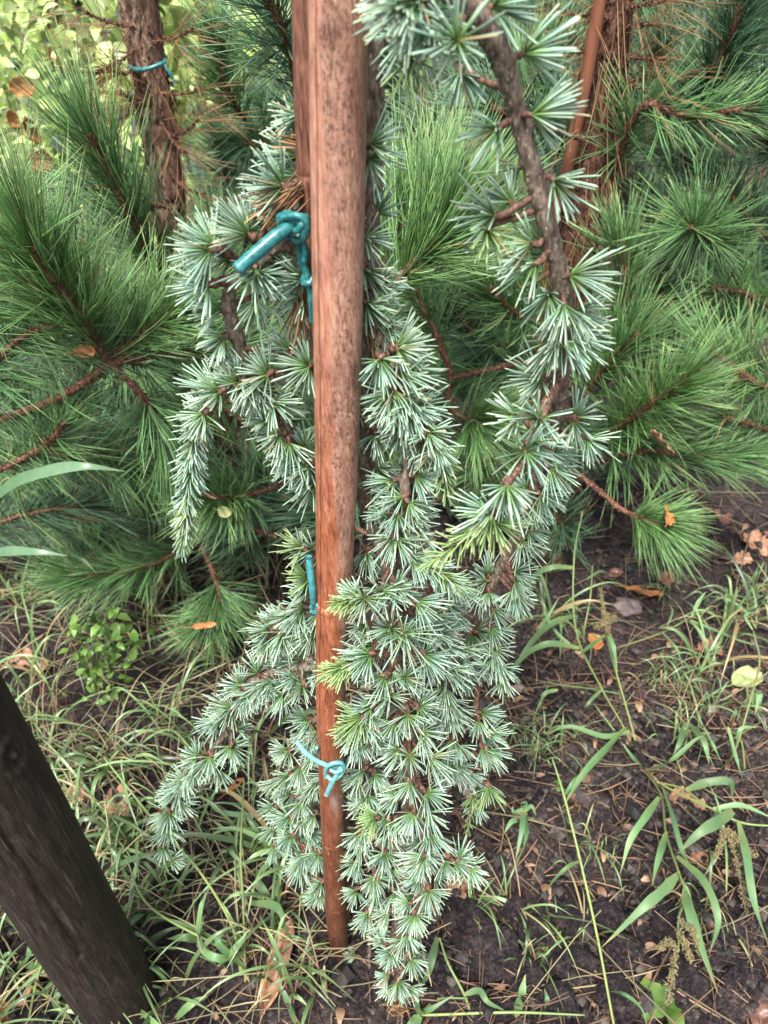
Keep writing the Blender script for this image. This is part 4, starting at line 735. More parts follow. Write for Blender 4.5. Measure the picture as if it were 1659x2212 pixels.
# canes beside the two trunks
cb = tB[-1].copy(); cb.z = -.03; cb.x += .05; cb.y -= .02
stake('garden_stake', [at(312, -120, 1.31), at(329, 60, 1.31), at(360, 250, 1.31), at(386, 420, 1.31), at(405, 560, 1.31), cb], [.010]*6, M['old_wood'], 'dark brown stake tied against the upper left pine trunk', 'stake', K=14)
cc = at(1180, 620, 1.13); cc2 = cc.copy(); cc2.z = -.03; cc2.x -= .02
stake('garden_stake', [at(1305, -80, 1.12), at(1295, 0, 1.12), at(1272, 140, 1.12), at(1250, 250, 1.12), at(1222, 380, 1.12), at(1196, 480, 1.12), cc, cc2], [.0085]*8, M['cane'], 'slim orange cane slanting in front of the right pine trunk', 'stake', K=14)
c0 = tB[1].lerp(tB[2], .7)
tie('thin teal tie looped round the flaky pine trunk in the upper left', 'teal_old', [
    ([at(284, 147, 1.275), at(300, 151, 1.265), at(325, 147, 1.262), at(348, 138, 1.268), at(356, 134, 1.285), at(350, 128, 1.33), at(300, 134, 1.37), at(282, 142, 1.33), at(284, 147, 1.275)], [.003]*9),
    ([at(352, 136, 1.272), at(362, 150, 1.27), at(374, 170, 1.27)], [.0025]*3)], .002)

# ------------------------------------------------------------------ leafy shrubs far upper left
def leaf_cloud(mb, c, rad, n, ls, wid=.5):
    c = np.array(c); P = c+rng.normal(0, 1, (n, 3))*np.array(rad)*.5
    for p in P:
        d = nrm((rng.normal(0, 1, 3)+np.array([0, -.3, .1]))[None])[0]; L = ls*rng.uniform(.6, 1.3)
        q = p+d*L; m_ = (p+q)/2+np.array([0, 0, .15*L]); blade(mb, [p, m_, q], L*wid, rnd=rng.uniform(0, 1), n=3, up=rng.normal(0, .6, 3)+np.array([0, -.4, 1]), tipw=.1, basew=.35)
def shrub(label, cen, rad, n, ls, mk='shrub', stems=5, wid=.55):
    base = Vector((cen[0], cen[1], 0)); rt = empty('leafy_shrub', base); tag(rt, label, 'shrub', 'leafy shrubs behind the pines')
    sm = MB()
    for _ in range(stems):
        e = Vector(cen)+Vector(rng.normal(0, .4, 3)*np.array(rad)); tube(sm, [base+Vector((rng.normal(0, .03), 0, -.02)), base.lerp(e, .5)+Vector((rng.normal(0, .05), 0, .05)), e], [.008, .006, .003], K=6)
    sm.build('stem', M['cedar_twig'], rt); lm = MB(); leaf_cloud(lm, cen, rad, n, ls, wid); lm.build('leaves', M[mk], rt)
shrub('yellow green broad leaved shrub in the far upper left corner', tuple(at(90, 60, 2.4)), (.45, .3, .35), 1500, .042)
shrub('bright leafy shrub with large pale leaves right of the upper left trunk', tuple(at(430, 60, 2.2)), (.22, .25, .32), 420, .07, wid=.6)
shrub('low green shrub behind the left foreground pine', tuple(at(60, 330, 2.0)), (.4, .3, .3), 900, .042)
shrub('dark green shrub beyond the middle pines', tuple(at(900, -40, 3.2)), (1.4, .4, .6), 1500, .09, 'pine_dark')
shrub('dark shrub at the far right beyond the pines', tuple(at(1650, -20, 3.0)), (.8, .4, .6), 1100, .09, 'pine_dark')
shrub('pale green shrub along the far left horizon', tuple(at(-250, -60, 4.2)), (1.6, .5, .7), 2400, .07)

# ------------------------------------------------------------------ leaves lying about
def leaf_mesh(kind, L, curl=.25, seed=0):
    rr = random.Random(seed); mb = MB(); n = 28; rows = []
    for i in range(n+1):
        s = i/n
        if kind == 'oak': wv = (.10+.30*math.sin(math.pi*min(1, s**1.15)*.93))*(.52+.55*abs(math.sin(s*math.pi*3.6))**.55)
        elif kind == 'oval': wv = .36*math.sin(math.pi*s)**.7
        else: wv = .13*math.sin(math.pi*s)**.6
        if s < .06: wv = .02
        rows.append((s, max(.012, wv)))
    V = []; m_ = 6
    for s, wv in rows:
        for j in range(-m_, m_+1):
            u = j/m_; x = (s-.5)*L; y = u*wv*L*(1+.1*math.sin(9*s+rr.random()*.3))
            z = curl*L*(.55*u*u*wv*3+.55*(s-.5)**2)+.035*L*math.sin(11*s+4*u+seed)+.02*L*math.sin(23*s*u+seed)
            V.append((x+.10*L*abs(u)*wv, y, z))
    k = 2*m_+1; mb.add(V, [(i*k+j, i*k+j+1, (i+1)*k+j+1, (i+1)*k+j) for i in range(n) for j in range(k-1)], 0, .5)
    return mb
def leaf(name, label, cat, x, y, kind, L, mk, rz=0, tilt=(0, 0), h=.012, Y=None, curl=.25, group='fallen dry leaves'):
    p = at(x, y, Y) if Y else G(x, y, h)
    L *= .85; mb = leaf_mesh(kind, L, curl, seed=int(x)); rm = Matrix.Rotation(R(rz), 3, 'Z') @ Matrix.Rotation(R(tilt[0]), 3, 'X') @ Matrix.Rotation(R(tilt[1]), 3, 'Y')
    rot = np.array(rm); mb.v = [v @ rot.T + np.array(p) for v in mb.v]
    tube(mb, [np.array(p)+rot @ np.array((-.5*L, 0, curl*.14*L)), np.array(p)+rot @ np.array((-.65*L, .01*L, curl*.1*L)), np.array(p)+rot @ np.array((-.78*L, .03*L, 0))], [.0009, .0008, .0007], K=5)
    o = mb.build(name, M[mk]); mod = o.modifiers.new('thickness', 'SOLIDIFY'); mod.thickness = .0004
    return tag(o, label, cat, group)
LV = [
 ('dry brown oak leaf right beside the dark post, the left of two', 145, 1725, 'oak', .06, 'oak', 20, 0), ('pale tan oak leaf lying in grass left of the hanging cedar', 268, 1738, 'oak', .072, 'oak', 160, 0),
 ('orange oak leaf in the bottom left corner', 22, 2175, 'oak', .07, 'oak_orange', 100, 0), ('faded brown oak leaf among grass at the left edge', 45, 1430, 'oak', .07, 'oak', 30, 0),
 ('faded brown leaf just right of the oak leaf at the left edge', 88, 1438, 'oval', .05, 'oak', -40, 0), ('curled orange leaf on soil below the right pine', 1390, 1280, 'curl', .09, 'oak_orange', -35, 0),
 ('brown leaf scrap right of the hanging branch near bare soil', 1199, 1212, 'oval', .05, 'oak', 60, 0), ('brown oak leaf under the low right pine twig', 1437, 1252, 'oak', .06, 'oak_dark', 80, 0),
 ('small tan oak leaf in the middle of the right litter', 1530, 1402, 'oak', .06, 'oak', 10, 0), ('orange leaf standing between the tall grass stems', 1284, 1388, 'oval', .05, 'oak_orange', 80, 0),
 ('large yellow green leaf lying near the right edge', 1612, 1468, 'oval', .07, 'leaf_yellow', 15, 0), ('faint brown oak leaf at the right edge below the pines', 1638, 1178, 'oak', .08, 'oak', 100, 0),
 ('light brown oak leaf on bare soil left of the big grass clump', 1259, 1732, 'oak', .045, 'oak', 100, 0), ('pinkish brown leaf among the big grass blades', 1505, 1850, 'oval', .045, 'oak', 110, 0),
 ('salmon oak leaf poking out right of the lowest cedar tufts', 985, 1932, 'oak', .052, 'oak', 70, 0), ('narrow tan leaf on soil under the lowest cedar tufts', 965, 2000, 'curl', .045, 'oak', 110, 0),
 ('small brown leaf scrap between soil clods lower right', 1430, 2010, 'curl', .035, 'oak', -50, 0), ('tiny orange leaf on soil below the small oak leaf', 1347, 1797, 'oval', .02, 'oak', 10, 0),
 ('brown leaf behind the base of the big grass clump', 1480, 1730, 'oak', .05, 'oak', 140, 0), ('red brown leaf in the bottom right corner', 1652, 2195, 'oval', .05, 'oak_dark', 30, 0),
 ('dark wet curled leaf on soil right of the lower cedar', 1157, 1548, 'curl', .045, 'oak_dark', -40, 0), ('dark red leaf beside the tall grass stems', 1222, 1400, 'oval', .05, 'oak_dark', 60, 0),
 ('small orange leaf at the foot of the hanging cedar branch', 960, 1560+300, 'oval', .03, 'oak', 60, 0), ('brown leaf lying left of the stake in the lower grass', 600, 2085, 'curl', .13, 'oak', 75, 0),
 ('amber leaf under the left weeping cedar branch', 505, 1700, 'curl', .05, 'oak_orange', 50, 0), ('greyish brown leaf on soil in front of the right pine', 1330, 1240, 'oval', .04, 'oak_dark', 20, 0),
 ('brown leaf near the top of the bare soil on the right', 1560, 1120, 'oak', .06, 'oak_dark', 70, 0), ('pale brown leaf at the far right of the litter', 1600, 1210, 'oak', .05, 'oak', 10, 0)]
for lb, x, y, kd, L, mk, rz, h in LV: leaf('fallen_leaf', lb, 'leaf', x, y, kd, L, mk, rz, (rng.uniform(-15, 15), rng.uniform(-15, 15)), .016+h)
leaf('fallen_leaf', 'pale dry leaf caught on the right pine spray', 'leaf', 1425, 955, 'oak', .05, 'oak', 110, (50, 0), Y=.93, group='dry leaves caught in the pines')
leaf('fallen_leaf', 'orange brown leaf at the tip of the low right pine twig', 'leaf', 1440, 1118, 'oak', .045, 'oak_orange', 60, (50, 10), Y=.88, group='dry leaves caught in the pines')
leaf('fallen_leaf', 'tan curled leaf in pine needles left of the stake', 'leaf', 443, 1072, 'oval', .035, 'oak', 140, (50, 10), Y=.89, group='dry leaves caught in the pines')
leaf('fallen_leaf', 'olive brown leaf hanging just below the tan curled leaf', 'leaf', 485, 1105, 'oval', .03, 'leaf_yellow', -30, (60, 10), Y=.9, group='dry leaves caught in the pines')
leaf('fallen_leaf', 'yellow brown leaf on the round low needle burst', 'leaf', 440, 1352, 'curl', .05, 'oak_orange', 10, (30, 10), Y=.89, group='dry leaves caught in the pines')
leaf('fallen_leaf', 'small orange scrap above the left pine fork', 'leaf', 182, 762, 'oval', .03, 'oak_orange', 10, (40, 10), Y=.82, group='dry leaves caught in the pines')
for i, (x, y, Y, L) in enumerate(((45, 190, 1.7, .09), (62, 285, 1.6, .11), (40, 370, 1.6, .10), (25, 260, 1.75, .08), (85, 350, 1.6, .09), (110, 120, 1.9, .07))):
    leaf('fallen_leaf', 'blurred orange leaf hanging in the stack at the upper left edge', 'leaf', x, y, 'oval', L*.75, 'oak_orange', rng.uniform(60, 120), (70, rng.uniform(-20, 20)), Y=Y, group='orange leaves at the upper left edge')
# pale stone
def rock(name, label, x, y, s, mk, h=.0):
    p = G(x, y, h); mb = MB(); n = 18; V = []
    for i in range(n+1):
        for j in range(n*2):
            th = math.pi*i/n; ph = math.pi*j/n; d = Vector((math.sin(th)*math.cos(ph), math.sin(th)*math.sin(ph), math.cos(th)))
            k = s*(1+.35*noise.noise(d*1.6+Vector((x, y, 0)))+.12*noise.noise(d*5+Vector((x, y, 0))))
            k *= (1+.10*noise.noise(d*9)+.05*noise.noise(d*20)); V.append((p.x+d.x*k*1.2, p.y+d.y*k, p.z+d.z*k*.7))
    m_ = 2*n; mb.add(V, [(i*m_+j, (i+1)*m_+j, (i+1)*m_+(j+1) % m_, i*m_+(j+1) % m_) for i in range(n) for j in range(m_)], 0, .5)
    return tag(mb.build(name, M[mk]), label, 'stone')
rock('stone', 'pale pinkish stone half hidden behind the lower right cedar tufts', 998, 1705, .035, 'stone')
rock('stone', 'pale grey lump on the litter below the right pines', 1357, 1312, .022, 'stone')
rock('stone', 'small beige pebble right of the cedar at mid height', 1117, 1488, .009, 'stone', .008)
rock('stone', 'small reddish pebble beside the beige pebble', 1133, 1520, .008, 'oak_dark', .008)
rock('stone', 'tiny white pebble in front of the yellow green leaf', 1537, 1531, .008, 'stone', .008)
clods = [(1050, 2050, .048), (1000, 1985, .036), (1240, 1980, .030), (1310, 1975, .026), (1345, 2055, .028), (1450, 1990, .030), (1160, 2010, .026), (1130, 2105, .03), (1570, 2010, .028), (1110, 1960, .024), (1240, 2080, .03), (960, 2150, .03), (1400, 1935, .02), (1530, 1950, .025), (1205, 2160, .028), (1480, 2120, .03), (1600, 2120, .03), (1330, 2150, .026)]
for i, (x, y, s) in enumerate(clods):
    o = rock('soil_clod', 'rounded lump of dark soil in the lower right corner', x, y, s*.74, 'soil', .016); o['category'] = 'soil clod'; o['group'] = 'soil clods in the lower right'
    if i == 0: o['label'] = 'largest rounded soil clod, right of the lowest cedar tufts'; del o['group']

# ------------------------------------------------------------------ litter and grass (uncountable)
lb_ = MB(); nn = 4600
px = np.stack([np.where(rng.uniform(0, 1, nn) < .5, rng.uniform(0, .9, nn), rng.uniform(-1.2, 1.3, nn)), np.where(rng.uniform(0, 1, nn) < .45, rng.uniform(.32, .9, nn), rng.uniform(.3, 2.0, nn))], 1)
zz = np.array([soil_h(a, b) for a, b in px]); an = rng.uniform(0, 6.28, nn)
d = np.stack([np.cos(an), np.sin(an), rng.normal(.03, .1, nn)], 1)
needles(lb_, np.column_stack([px, zz+.002+rng.exponential(.003, nn)]), d, rng.uniform(.015, .085, nn), rng.uniform(.0004, .0012, nn), rng.normal(0, .12, (nn, 3))*np.array([1, 1, .2]))
for k in range(650):
    x, y = (rng.uniform(0, .9) if k % 2 else rng.uniform(-1.1, 1.2)), (rng.uniform(.33, .95) if k % 3 else rng.uniform(.35, 1.8)); L = rng.uniform(.005, .022); a = rng.uniform(0, 6.28); z = soil_h(x, y)+.004
    dv = np.array((math.cos(a)*L, math.sin(a)*L, rng.normal(0, .004))); p = np.array((x, y, z)); blade(lb_, [p, p+dv*.5+np.array([0, 0, L*.2]), p+dv], L*rng.uniform(.3, .7), rnd=rng.uniform(0, 1), n=2, tipw=.3, basew=.5)
tag(lb_.build('leaf_litter', M['litter']), 'brown needles, straw and leaf scraps scattered on the soil', 'litter', None, 'stuff')
sb_ = MB(); nn = 420
px = np.stack([rng.uniform(-1.0, 1.0, nn), rng.uniform(.35, 1.6, nn)], 1); px2 = np.stack([rng.uniform(-.75, 0, 450), rng.uniform(.35, 1.25, 450)], 1); px = np.vstack([px, px2]); nn = len(px); zz = np.array([soil_h(a, b) for a, b in px]); an = rng.uniform(0, 6.28, nn)
needles(sb_, np.column_stack([px, zz+.008]), np.stack([np.cos(an), np.sin(an), np.where(px[:, 0] < 0, rng.uniform(0, .8, nn), rng.normal(.08, .15, nn))], 1), rng.uniform(.05, .2, nn), rng.uniform(.0006, .0015, nn), rng.normal(0, .15, (nn, 3))*np.array([1, 1, .3]))
tag(sb_.build('dry_straw', M['straw']), 'pale dry straw stalks lying on the soil', 'straw', None, 'stuff')
def grass_patch(mb, n, region, hgt, wid, mbs=None, lean=.5):
    x0, x1, y0, y1 = region; cl = rng.uniform((x0, y0), (x1, y1), (max(2, n//14), 2))
    for _ in range(n):
        k_ = cl[rng.integers(0, len(cl))]; ix, iy = k_[0]+rng.normal(0, 16), k_[1]+rng.normal(0, 12); b_ = G(ix, iy); b_.z = soil_h(b_.x, b_.y)
        L = hgt*rng.uniform(.4, 1.3); a = rng.uniform(0, 6.28); le = lean*rng.uniform(.4, 1.6)
        dx = Vector((math.cos(a)*le, math.sin(a)*le, 0)); k = rng.uniform(.2, 1.)
        p1 = b_+dx*L*.3+Vector((0, 0, L*.5)); p2 = b_+dx*L*.75+Vector((0, 0, L*(.85-.2*k))); p3 = b_+dx*L*1.2+Vector((0, 0, L*(.9-.7*k)))
        if mbs is not None and rng.uniform() < (.30 if x1 < 800 else .08): tube(mbs, [b_, p1, p2, p3], [.0011, .0010, .0008, .0005], K=4, n=4, rnd=rng.uniform(0, 1), cap=False)
        else: blade(mb, [b_, p1, p2, p3], wid*rng.uniform(.4, 1.4), rnd=rng.uniform(0, 1), n=4)
gb_ = MB(); gs = MB()
grass_patch(gb_, 620, (-60, 640, 1230, 1900), .10, .0034, gs, .9); grass_patch(gb_, 110, (-60, 640, 1300, 2000), .11, .0065, gs, .9)
grass_patch(gb_, 260, (250, 720, 1750, 2230), .09, .004, gs, .8)
grass_patch(gb_, 240, (-40, 300, 1900, 2300), .08, .005, gs, .9)
grass_patch(gb_, 500, (-100, 700, 1000, 1300), .12, .004, gs, .8)
grass_patch(gb_, 64, (1080, 1659, 1250, 1640), .10, .0045, gs, 1.); grass_patch(gb_, 14, (1100, 1659, 1700, 2212), .08, .004, gs, 1.1)
for reg, k in (((1380, 1520, 1450, 1540), 90), ((1230, 1330, 1840, 1880), 22), ((1020, 1110, 1940, 1980), 26), ((1560, 1660, 1250, 1330), 60), ((1150, 1260, 1580, 1650), 50), ((1100, 1180, 1580, 1680), 30), ((1240, 1290, 1990, 2020), 8), ((1400, 1659, 1500, 1620), 60), ((1080, 1659, 1150, 1420), 60), ((900, 1659, 1800, 2230), 50)):
    grass_patch(gb_, k, reg, .05, .0022, gs, .9)
for k in range(2600):   # rough grass further back
    x, y = rng.uniform(-3, 3), rng.uniform(1.9, 5.); b_ = Vector((x, y, 0)); L = rng.uniform(.1, .3); a = rng.uniform(0, 6.28); dx = Vector((math.cos(a), math.sin(a), 0))
    blade(gb_, [b_, b_+dx*L*.3+Vector((0, 0, L*.6)), b_+dx*L*.8+Vector((0, 0, L*.7))], .008, rnd=rng.uniform(0, 1), n=3)
tag(gb_.build('grass', M['grass']), 'thin green grass tangled over the ground', 'grass', None, 'stuff')
tag(gs.build('grass_stalks', M['pinkstem']), 'thin pinkish and tan grass stalks tangled with the grass', 'grass', None, 'stuff')

# soil crumbs
cr = MB(); nn = 8500; base_v = np.array([(1, 0, 0), (-1, 0, 0), (0, 1, 0), (0, -1, 0), (0, 0, 1), (0, 0, -1), (.6, .6, .6), (-.6, .6, .6), (-.6, -.6, .6), (.6, -.6, .6)], float)
bf_ = np.array([(4, 0, 6), (4, 6, 2), (4, 2, 7), (4, 7, 1), (4, 1, 8), (4, 8, 3), (4, 3, 9), (4, 9, 0), (6, 0, 2), (7, 2, 1), (8, 1, 3), (9, 3, 0), (5, 2, 0), (5, 1, 2), (5, 3, 1), (5, 0, 3)])
cx_ = np.where(rng.uniform(0, 1, nn) < .7, rng.uniform(0, .95, nn), rng.uniform(-.8, .9, nn)); cy_ = np.where(rng.uniform(0, 1, nn) < .6, rng.uniform(.33, .85, nn), rng.uniform(.33, 1.5, nn))
for x, y in zip(cx_, cy_):
    r_ = .0018+rng.exponential(.0026); r_ = min(r_, .014)
    cr.add(base_v*r_*rng.uniform(.55, 1.25, (10, 3))*np.array([1, 1, .75])+np.array([x, y, soil_h(x, y)+r_*.45]), bf_, 0, rng.uniform())
M['crumb'] = leafmat('soil_crumb', [(0, (.038, .029, .028)), (1, (.038, .029, .028))], (.1, 1.7), .7, 0)
tag(cr.build('soil_crumbs', M['crumb'], None, False), 'loose crumbs of dark soil', 'soil', None, 'stuff')

# ------------------------------------------------------------------ traced weeds
def weed(label, stems, leaves, heads=(), name='grass_weed', group='broad bladed grass weeds', lw=.011, mk='weed'):
    p0 = G(*stems[0][0][:2], 0) if stems else G(*leaves[0][0][:2], 0)
    rt = empty(name, (p0.x, p0.y, 0)); tag(rt, label, 'weed', group)
    for st in stems:
        mb = MB(); P = [G(*q) for q in st]; P = [P[0]]+[p_+Vector(rng.normal(0, .0022, 3)) for p_ in P[1:]]; tube(mb, P, [.0016]*(len(P)-1)+[.0010], K=7, n=8, rnd=rng.uniform(0, 1))
        for q in P[1:-1]: ball(mb, q, .0021)
        mb.build('stem', M['weedstem'], rt)
    for lf in leaves:
        wd = lw
        if isinstance(lf[-1], (int, float)): wd = lf[-1]; lf = lf[:-1]
        wd *= .72; mb = MB(); blade(mb, [G(*q) for q in lf], wd, rnd=rng.uniform(.2, 1), n=10, fold=.3); mb.build('leaf_blade', M[mk], rt)
    for hd in heads:
        mb = MB(); P = [G(*q) for q in hd]; tube(mb, P, [.0008]*len(P), K=5, n=6); p = spline([list(q) for q in P], 12)
        nn = len(p)*9; ii = rng.integers(0, len(p), nn); dd = rng.normal(0, 1, (nn, 3))
        needles(mb, p[ii]+rng.normal(0, .0018, (nn, 3)), dd, .0036, .0012, prof=((0, .5), (.5, 1), (1, .3)), rnd=rng.uniform(0, 1, nn)); mb.build('seed_head', M['seed'], rt)
    return rt
weed('tall grass clump with jointed yellow green stems right of the cedar',
  [[(1389, 1662, 0), (1345, 1570, .05), (1299, 1486, .10), (1244, 1366, .17), (1240, 1211, .25), (1257, 1106, .32)],
   [(1386, 1660, 0), (1364, 1556, .06), (1329, 1431, .13), (1314, 1366, .17), (1302, 1290, .2)],
   [(1380, 1665, 0), (1340, 1600, .03), (1285, 1520, .05)], [(1330, 1401, .04), (1430, 1366, .05), (1490, 1335, .06), (1550, 1304, .06)],
   [(1262, 1360, .05), (1275, 1290, .09), (1283, 1220, .14)]],
  [[(1240, 1226, .24), (1190, 1226, .25), (1150, 1250, .22), (1125, 1320, .15), .012], [(1309, 1371, .17), (1265, 1405, .17), (1219, 1451, .13), .010], [(1312, 1366, .17), (1325, 1400, .17), (1334, 1460, .13), .010],
   [(1354, 1571, .09), (1310, 1620, .10), (1262, 1672, .09), (1215, 1745, .05), .021], [(1360, 1580, .04), (1304, 1591, .06), (1230, 1570, .07), (1174, 1588, .04), .012], [(1252, 1400, .15), (1180, 1392, .17), (1120, 1430, .13), (1085, 1500, .07), .014],
   [(1340, 1500, .08), (1280, 1490, .08), (1210, 1480, .08), (1140, 1465, .04), .010], [(1245, 1330, .15), (1190, 1350, .15), (1140, 1400, .1), (1090, 1480, .05), .017], [(1150, 1390, .05), (1180, 1340, .1), (1208, 1290, .13), .009],
   [(1300, 1490, .1), (1270, 1520, .1), (1252, 1552, .06), .007], [(1495, 1332, .06), (1510, 1300, .08), (1525, 1278, .09), .010], [(1430, 1366, .05), (1460, 1400, .06), (1475, 1442, .03), .008], [(1490, 1340, .06), (1540, 1360, .06), (1600, 1385, .04), (1659, 1400, .03), .009],
   [(1440, 1355, .05), (1452, 1320, .07), (1440, 1300, .07), .006], [(1205, 1490, .07), (1175, 1500, .07), (1165, 1535, .04), .009], [(1270, 1250, .09), (1300, 1235, .1), (1325, 1250, .08), .010], [(1240, 1400, .12), (1205, 1370, .13), (1180, 1330, .14), (1172, 1290, .15), .008]],
  [[(1314, 1366, .18), (1305, 1330, .2), (1298, 1272, .22)], [(1312, 1340, .19), (1300, 1352, .19), (1285, 1354, .18)], [(1310, 1330, .19), (1320, 1340, .19), (1328, 1334, .19)]])
weed('broad bladed grass clump with drooping seed heads in the lower right',
  [[(1390, 1662, 0), (1424, 1719, .04), (1444, 1809, .06), (1464, 1889, .08), (1479, 1929, .09), (1469, 1979, .1), (1459, 2060, .1)],
   [(1395, 1662, 0), (1430, 1690, .04), (1544, 1748, .08), (1600, 1772, .08), (1700, 1785, .08)], [(1420, 1690, .03), (1480, 1705, .05), (1540, 1750, .06)]],
  [[(1464, 1889, .08), (1430, 1925, .10), (1384, 1965, .10), (1300, 2046, .05), .017], [(1479, 1929, .09), (1490, 1965, .1), (1510, 2030, .09), (1551, 2146, .04), .018], [(1462, 1850, .07), (1520, 1905, .1), (1550, 1985, .1), (1532, 2062, .05), .014],
   [(1424, 1722, .04), (1395, 1765, .08), (1362, 1815, .08), (1340, 1886, .05), .014], [(1439, 1800, .06), (1425, 1850, .08), (1408, 1915, .06), .013], [(1583, 1752, .08), (1550, 1775, .1), (1510, 1800, .1), (1464, 1844, .07), .020], [(1595, 1775, .08), (1612, 1850, .1), (1628, 1950, .09), (1662, 2048, .05), .015],
   [(1482, 1707, .06), (1530, 1690, .08), (1578, 1690, .08), (1582, 1728, .05), .016], [(1430, 1700, .05), (1450, 1760, .08), (1470, 1830, .08), (1490, 1870, .05), .013], [(1540, 1748, .08), (1600, 1740, .09), (1670, 1768, .08), .010], [(1544, 1750, .06), (1560, 1800, .06), (1545, 1850, .05), (1520, 1895, .03), .012],
   [(1275, 1660, .05), (1240, 1690, .07), (1215, 1725, .05), .010], [(1390, 1665, 0), (1440, 1650, .06), (1500, 1600, .08), (1520, 1590, .08), .009], [(1395, 1665, 0), (1370, 1640, .05), (1340, 1600, .07), .008], [(1520, 1570, .05), (1540, 1610, .07), (1560, 1650, .04), .009]],
  [[(1459, 2060, .1), (1452, 2100, .08), (1444, 2160, .05)], [(1462, 2050, .1), (1440, 2035, .1), (1424, 2050, .09)], [(1465, 2010, .1), (1480, 2040, .1), (1492, 2075, .07)], [(1570, 1790, .1), (1590, 1860, .09), (1612, 1970, .05)], [(1566, 1790, .1), (1560, 1810, .1), (1548, 1850, .08)], [(1580, 1800, .1), (1605, 1830, .09), (1630, 1850, .08)], [(1470, 1990, .1), (1495, 2010, .1), (1512, 2060, .07)]])
weed('single long grass stem slanting down right of the cedar foot', [[(1330, 2225, 0), (1324, 2200, .02), (1294, 2029, .07), (1254, 1859, .12), (1215, 1720, .15), (1190, 1640, .16)]],
  [[(1254, 1860, .12), (1225, 1875, .14), (1195, 1905, .12), (1160, 1950, .08), .008], [(1320, 2142, .03), (1350, 2150, .05), (1385, 2180, .04), (1400, 2225, .02), .008]])
weed('grass shoot with horizontal runners along the bottom edge', [[(905, 2192, .01), (944, 2190, .02), (1100, 2193, .03), (1265, 2192, .03)], [(1030, 2230, .0), (1000, 2150, .03), (970, 2080, .05), (946, 2025, .07)], [(905, 2192, .01), (950, 2165, .03), (1010, 2146, .04)]],
  [[(1005, 2148, .04), (1035, 2140, .05), (1055, 2165, .05), (1095, 2185, .03), .010], [(944, 2025, .07), (935, 2060, .08), (925, 2100, .07), (905, 2140, .04), .013], [(905, 2190, .02), (900, 2170, .04), (902, 2150, .05), .010], [(908, 2195, .02), (890, 2215, .03), (880, 2240, .03), .016], [(905, 2192, .01), (930, 2180, .04), (980, 2150, .05), .008], [(1110, 2200, .01), (1125, 2150, .05), (1135, 2105, .06), .015], [(1180, 2190, .01), (1182, 2160, .03), (1176, 2135, .03), .008]])
weed('small pale green seedling on bare soil right of the lower cedar', [[(1128, 1800, 0), (1130, 1770, .02), (1130, 1745, .03)]],
  [[(1130, 1770, .02), (1105, 1775, .03), (1088, 1802, .02), .010], [(1130, 1765, .02), (1150, 1770, .03), (1158, 1784, .02), .009], [(1130, 1750, .03), (1128, 1790, .04), (1113, 1860, .02), .011], [(1130, 1748, .03), (1110, 1755, .035), (1106, 1742, .04), .008], [(1130, 1755, .03), (1148, 1742, .04), (1158, 1762, .03), .008], [(1132, 1750, .03), (1135, 1735, .04), (1125, 1735, .045), .008], [(1132, 1760, .03), (1138, 1800, .04), (1130, 1835, .03), .010]])
weed('grass shoot with a bent stem at the right edge', [[(1560, 1660, .0), (1585, 1620, .05), (1620, 1520, .1), (1640, 1430, .13), (1625, 1360, .15)], [(1610, 1680, 0), (1600, 1600, .05), (1572, 1570, .08)]],
  [[(1590, 1610, .05), (1600, 1575, .08), (1640, 1570, .07), .008], [(1572, 1570, .08), (1590, 1640, .07), (1606, 1690, .04), .010], [(1625, 1520, .1), (1640, 1500, .12), (1632, 1540, .1), .014], [(1625, 1360, .15), (1610, 1330, .16), (1640, 1320, .16), .006], [(1480, 1560, .02), (1470, 1600, .05), (1455, 1630, .04), .012], [(1490, 1565, .02), (1520, 1600, .06), (1532, 1650, .04), .013]])
weed('clump of narrow grass blades between the dark post and the stake', [[(520, 2100, 0), (500, 2000, .06), (430, 1880, .12), (340, 1780, .16), (230, 1640, .2)], [(530, 2120, 0), (524, 1960, .08), (522, 1850, .12), (525, 1680, .2)], [(540, 2120, 0), (480, 2050, .04), (330, 1960, .1), (270, 1860, .12)]],
  [[(530, 2090, .02), (490, 2060, .06), (470, 2030, .08), (500, 2000, .06), .012], [(525, 2060, .03), (470, 2070, .07), (432, 2040, .06), (440, 1980, .04), .012], [(440, 2080, .0), (430, 2020, .06), (435, 1960, .09), (445, 1930, .09), .012], [(430, 2030, .03), (400, 2025, .05), (360, 2028, .04), .013], [(540, 1950, .04), (600, 1960, .07), (620, 2010, .06), (640, 2040, .03), .014], [(470, 2090, .02), (500, 2060, .06), (538, 2008, .08), .014], [(560, 1820, .03), (500, 1835, .07), (540, 1880, .07), .010], [(600, 1740, .05), (560, 1760, .07), (470, 1750, .06), (440, 1700, .05), .010],
   [(350, 1960, .02), (300, 1980, .06), (270, 2010, .05), .012], [(590, 1950, .04), (560, 1900, .06), (600, 1850, .08), (640, 1855, .06), .014], [(610, 1900, .03), (580, 1890, .05), (560, 1870, .05), .008], [(380, 2200, .01), (410, 2170, .04), (450, 2150, .04), .012], [(640, 2210, .01), (620, 2160, .04), (595, 2110, .05), .010], [(310, 1930, .0), (340, 1880, .05), (400, 1860, .07), (430, 1880, .05), .010]], group='grass clumps at the left')
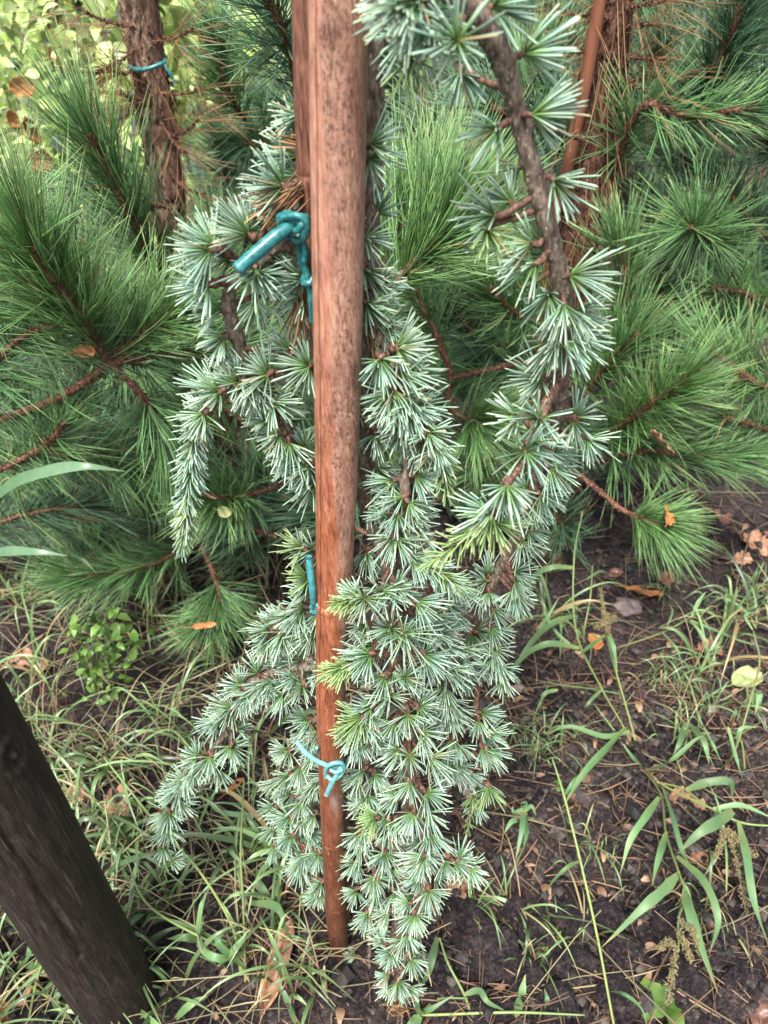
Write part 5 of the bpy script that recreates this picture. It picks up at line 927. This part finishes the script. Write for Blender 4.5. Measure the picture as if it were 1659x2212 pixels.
weed('grass blades lying at the bottom left beside the dark post', [[(-10, 2080, .03), (100, 2150, .03), (200, 2200, .03), (280, 2240, .02)], [(60, 2215, .01), (80, 2120, .06), (110, 2030, .1)]],
  [[(150, 2200, .01), (120, 2160, .05), (160, 2120, .06), .012], [(30, 2100, .01), (60, 2070, .04), (75, 2000, .06), .014], [(10, 1980, .02), (50, 2000, .04), (90, 1960, .04), .010], [(40, 2080, .01), (90, 2090, .04), (130, 2120, .03), .014], [(180, 2150, .01), (150, 2160, .04), (190, 2205, .04), .010], [(-20, 1960, .02), (15, 1945, .04), (30, 1960, .03), .016]], group='grass clumps at the left')
mbp = weed('pale wet grass blade arching in from the left edge below the pine fork', [[(-200, 1400, 0), (-60, 1130, .2)]], [[(-60, 1130, .38), (20, 1052, .48), (100, 1020, .53), (180, 1008, .55), (270, 1018, .53), .024]], mk='blade_pale', group='broad blades at the left edge')
weed('short pale blade at the left edge above the grass', [[(-180, 1500, 0), (-60, 1230, .15)]], [[(-60, 1220, .32), (0, 1194, .36), (70, 1192, .38), (145, 1200, .37), .020]], mk='blade_pale', group='broad blades at the left edge')
weed('yellow green jointed stem crossing the left edge', [[(-120, 1500, 0), (0, 1060, .44), (60, 1120, .39), (140, 1190, .34)]], [[(140, 1190, .25), (180, 1210, .24), (210, 1240, .22), .008]], group='broad blades at the left edge')
# herb with rounded yellow green leaves, left
hp = G(215, 1500, 0); rt = empty('leafy_weed', hp); tag(rt, 'small bushy weed with rounded yellow green leaves left of the pine burst', 'weed')
sm = MB(); lm = MB()
for (x, y, h) in ((225, 1340, .22), (250, 1370, .2), (240, 1400, .18), (200, 1390, .17), (175, 1420, .14), (230, 1440, .13), (260, 1440, .12), (180, 1460, .1), (240, 1480, .1), (165, 1350, .17), (270, 1400, .16), (205, 1350, .2)):
    e = G(x, y, h); tube(sm, [hp, hp.lerp(e, .5)+Vector((0, 0, .03)), e], [.0016, .0012, .0009], K=5); e += Vector(rng.normal(0, .012, 3)); leaf_cloud(lm, tuple(e), (.035, .035, .03), 12, .018, .6)
sm.build('stem', M['weedstem'], rt); lm.build('leaves', M['herb'], rt)
for (x, y, lb) in ((1440, 2174, 'light green round leaved seedling near the bottom right'), (1215, 1705, 'tiny rosette seedling left of the small brown oak leaf')):
    hp = G(x, y, .005); rt = empty('seedling', hp); tag(rt, lb, 'seedling'); sc = 1. if x > 1300 else .45
    for a in ((0, 60, 130, 200, 280) if x > 1300 else (0, 72, 144, 216, 288)):
        mb = MB(); dd = Vector((math.cos(R(a)), math.sin(R(a)), 0)); blade(mb, [hp, hp+dd*.018*sc+Vector((0, 0, .010)), hp+dd*.036*sc+Vector((0, 0, .006))], .02*sc, rnd=rng.uniform(.3, .8), n=6, up=(0, 0, 1), tipw=.5); mb.build('leaf_blade', M['herb'], rt)
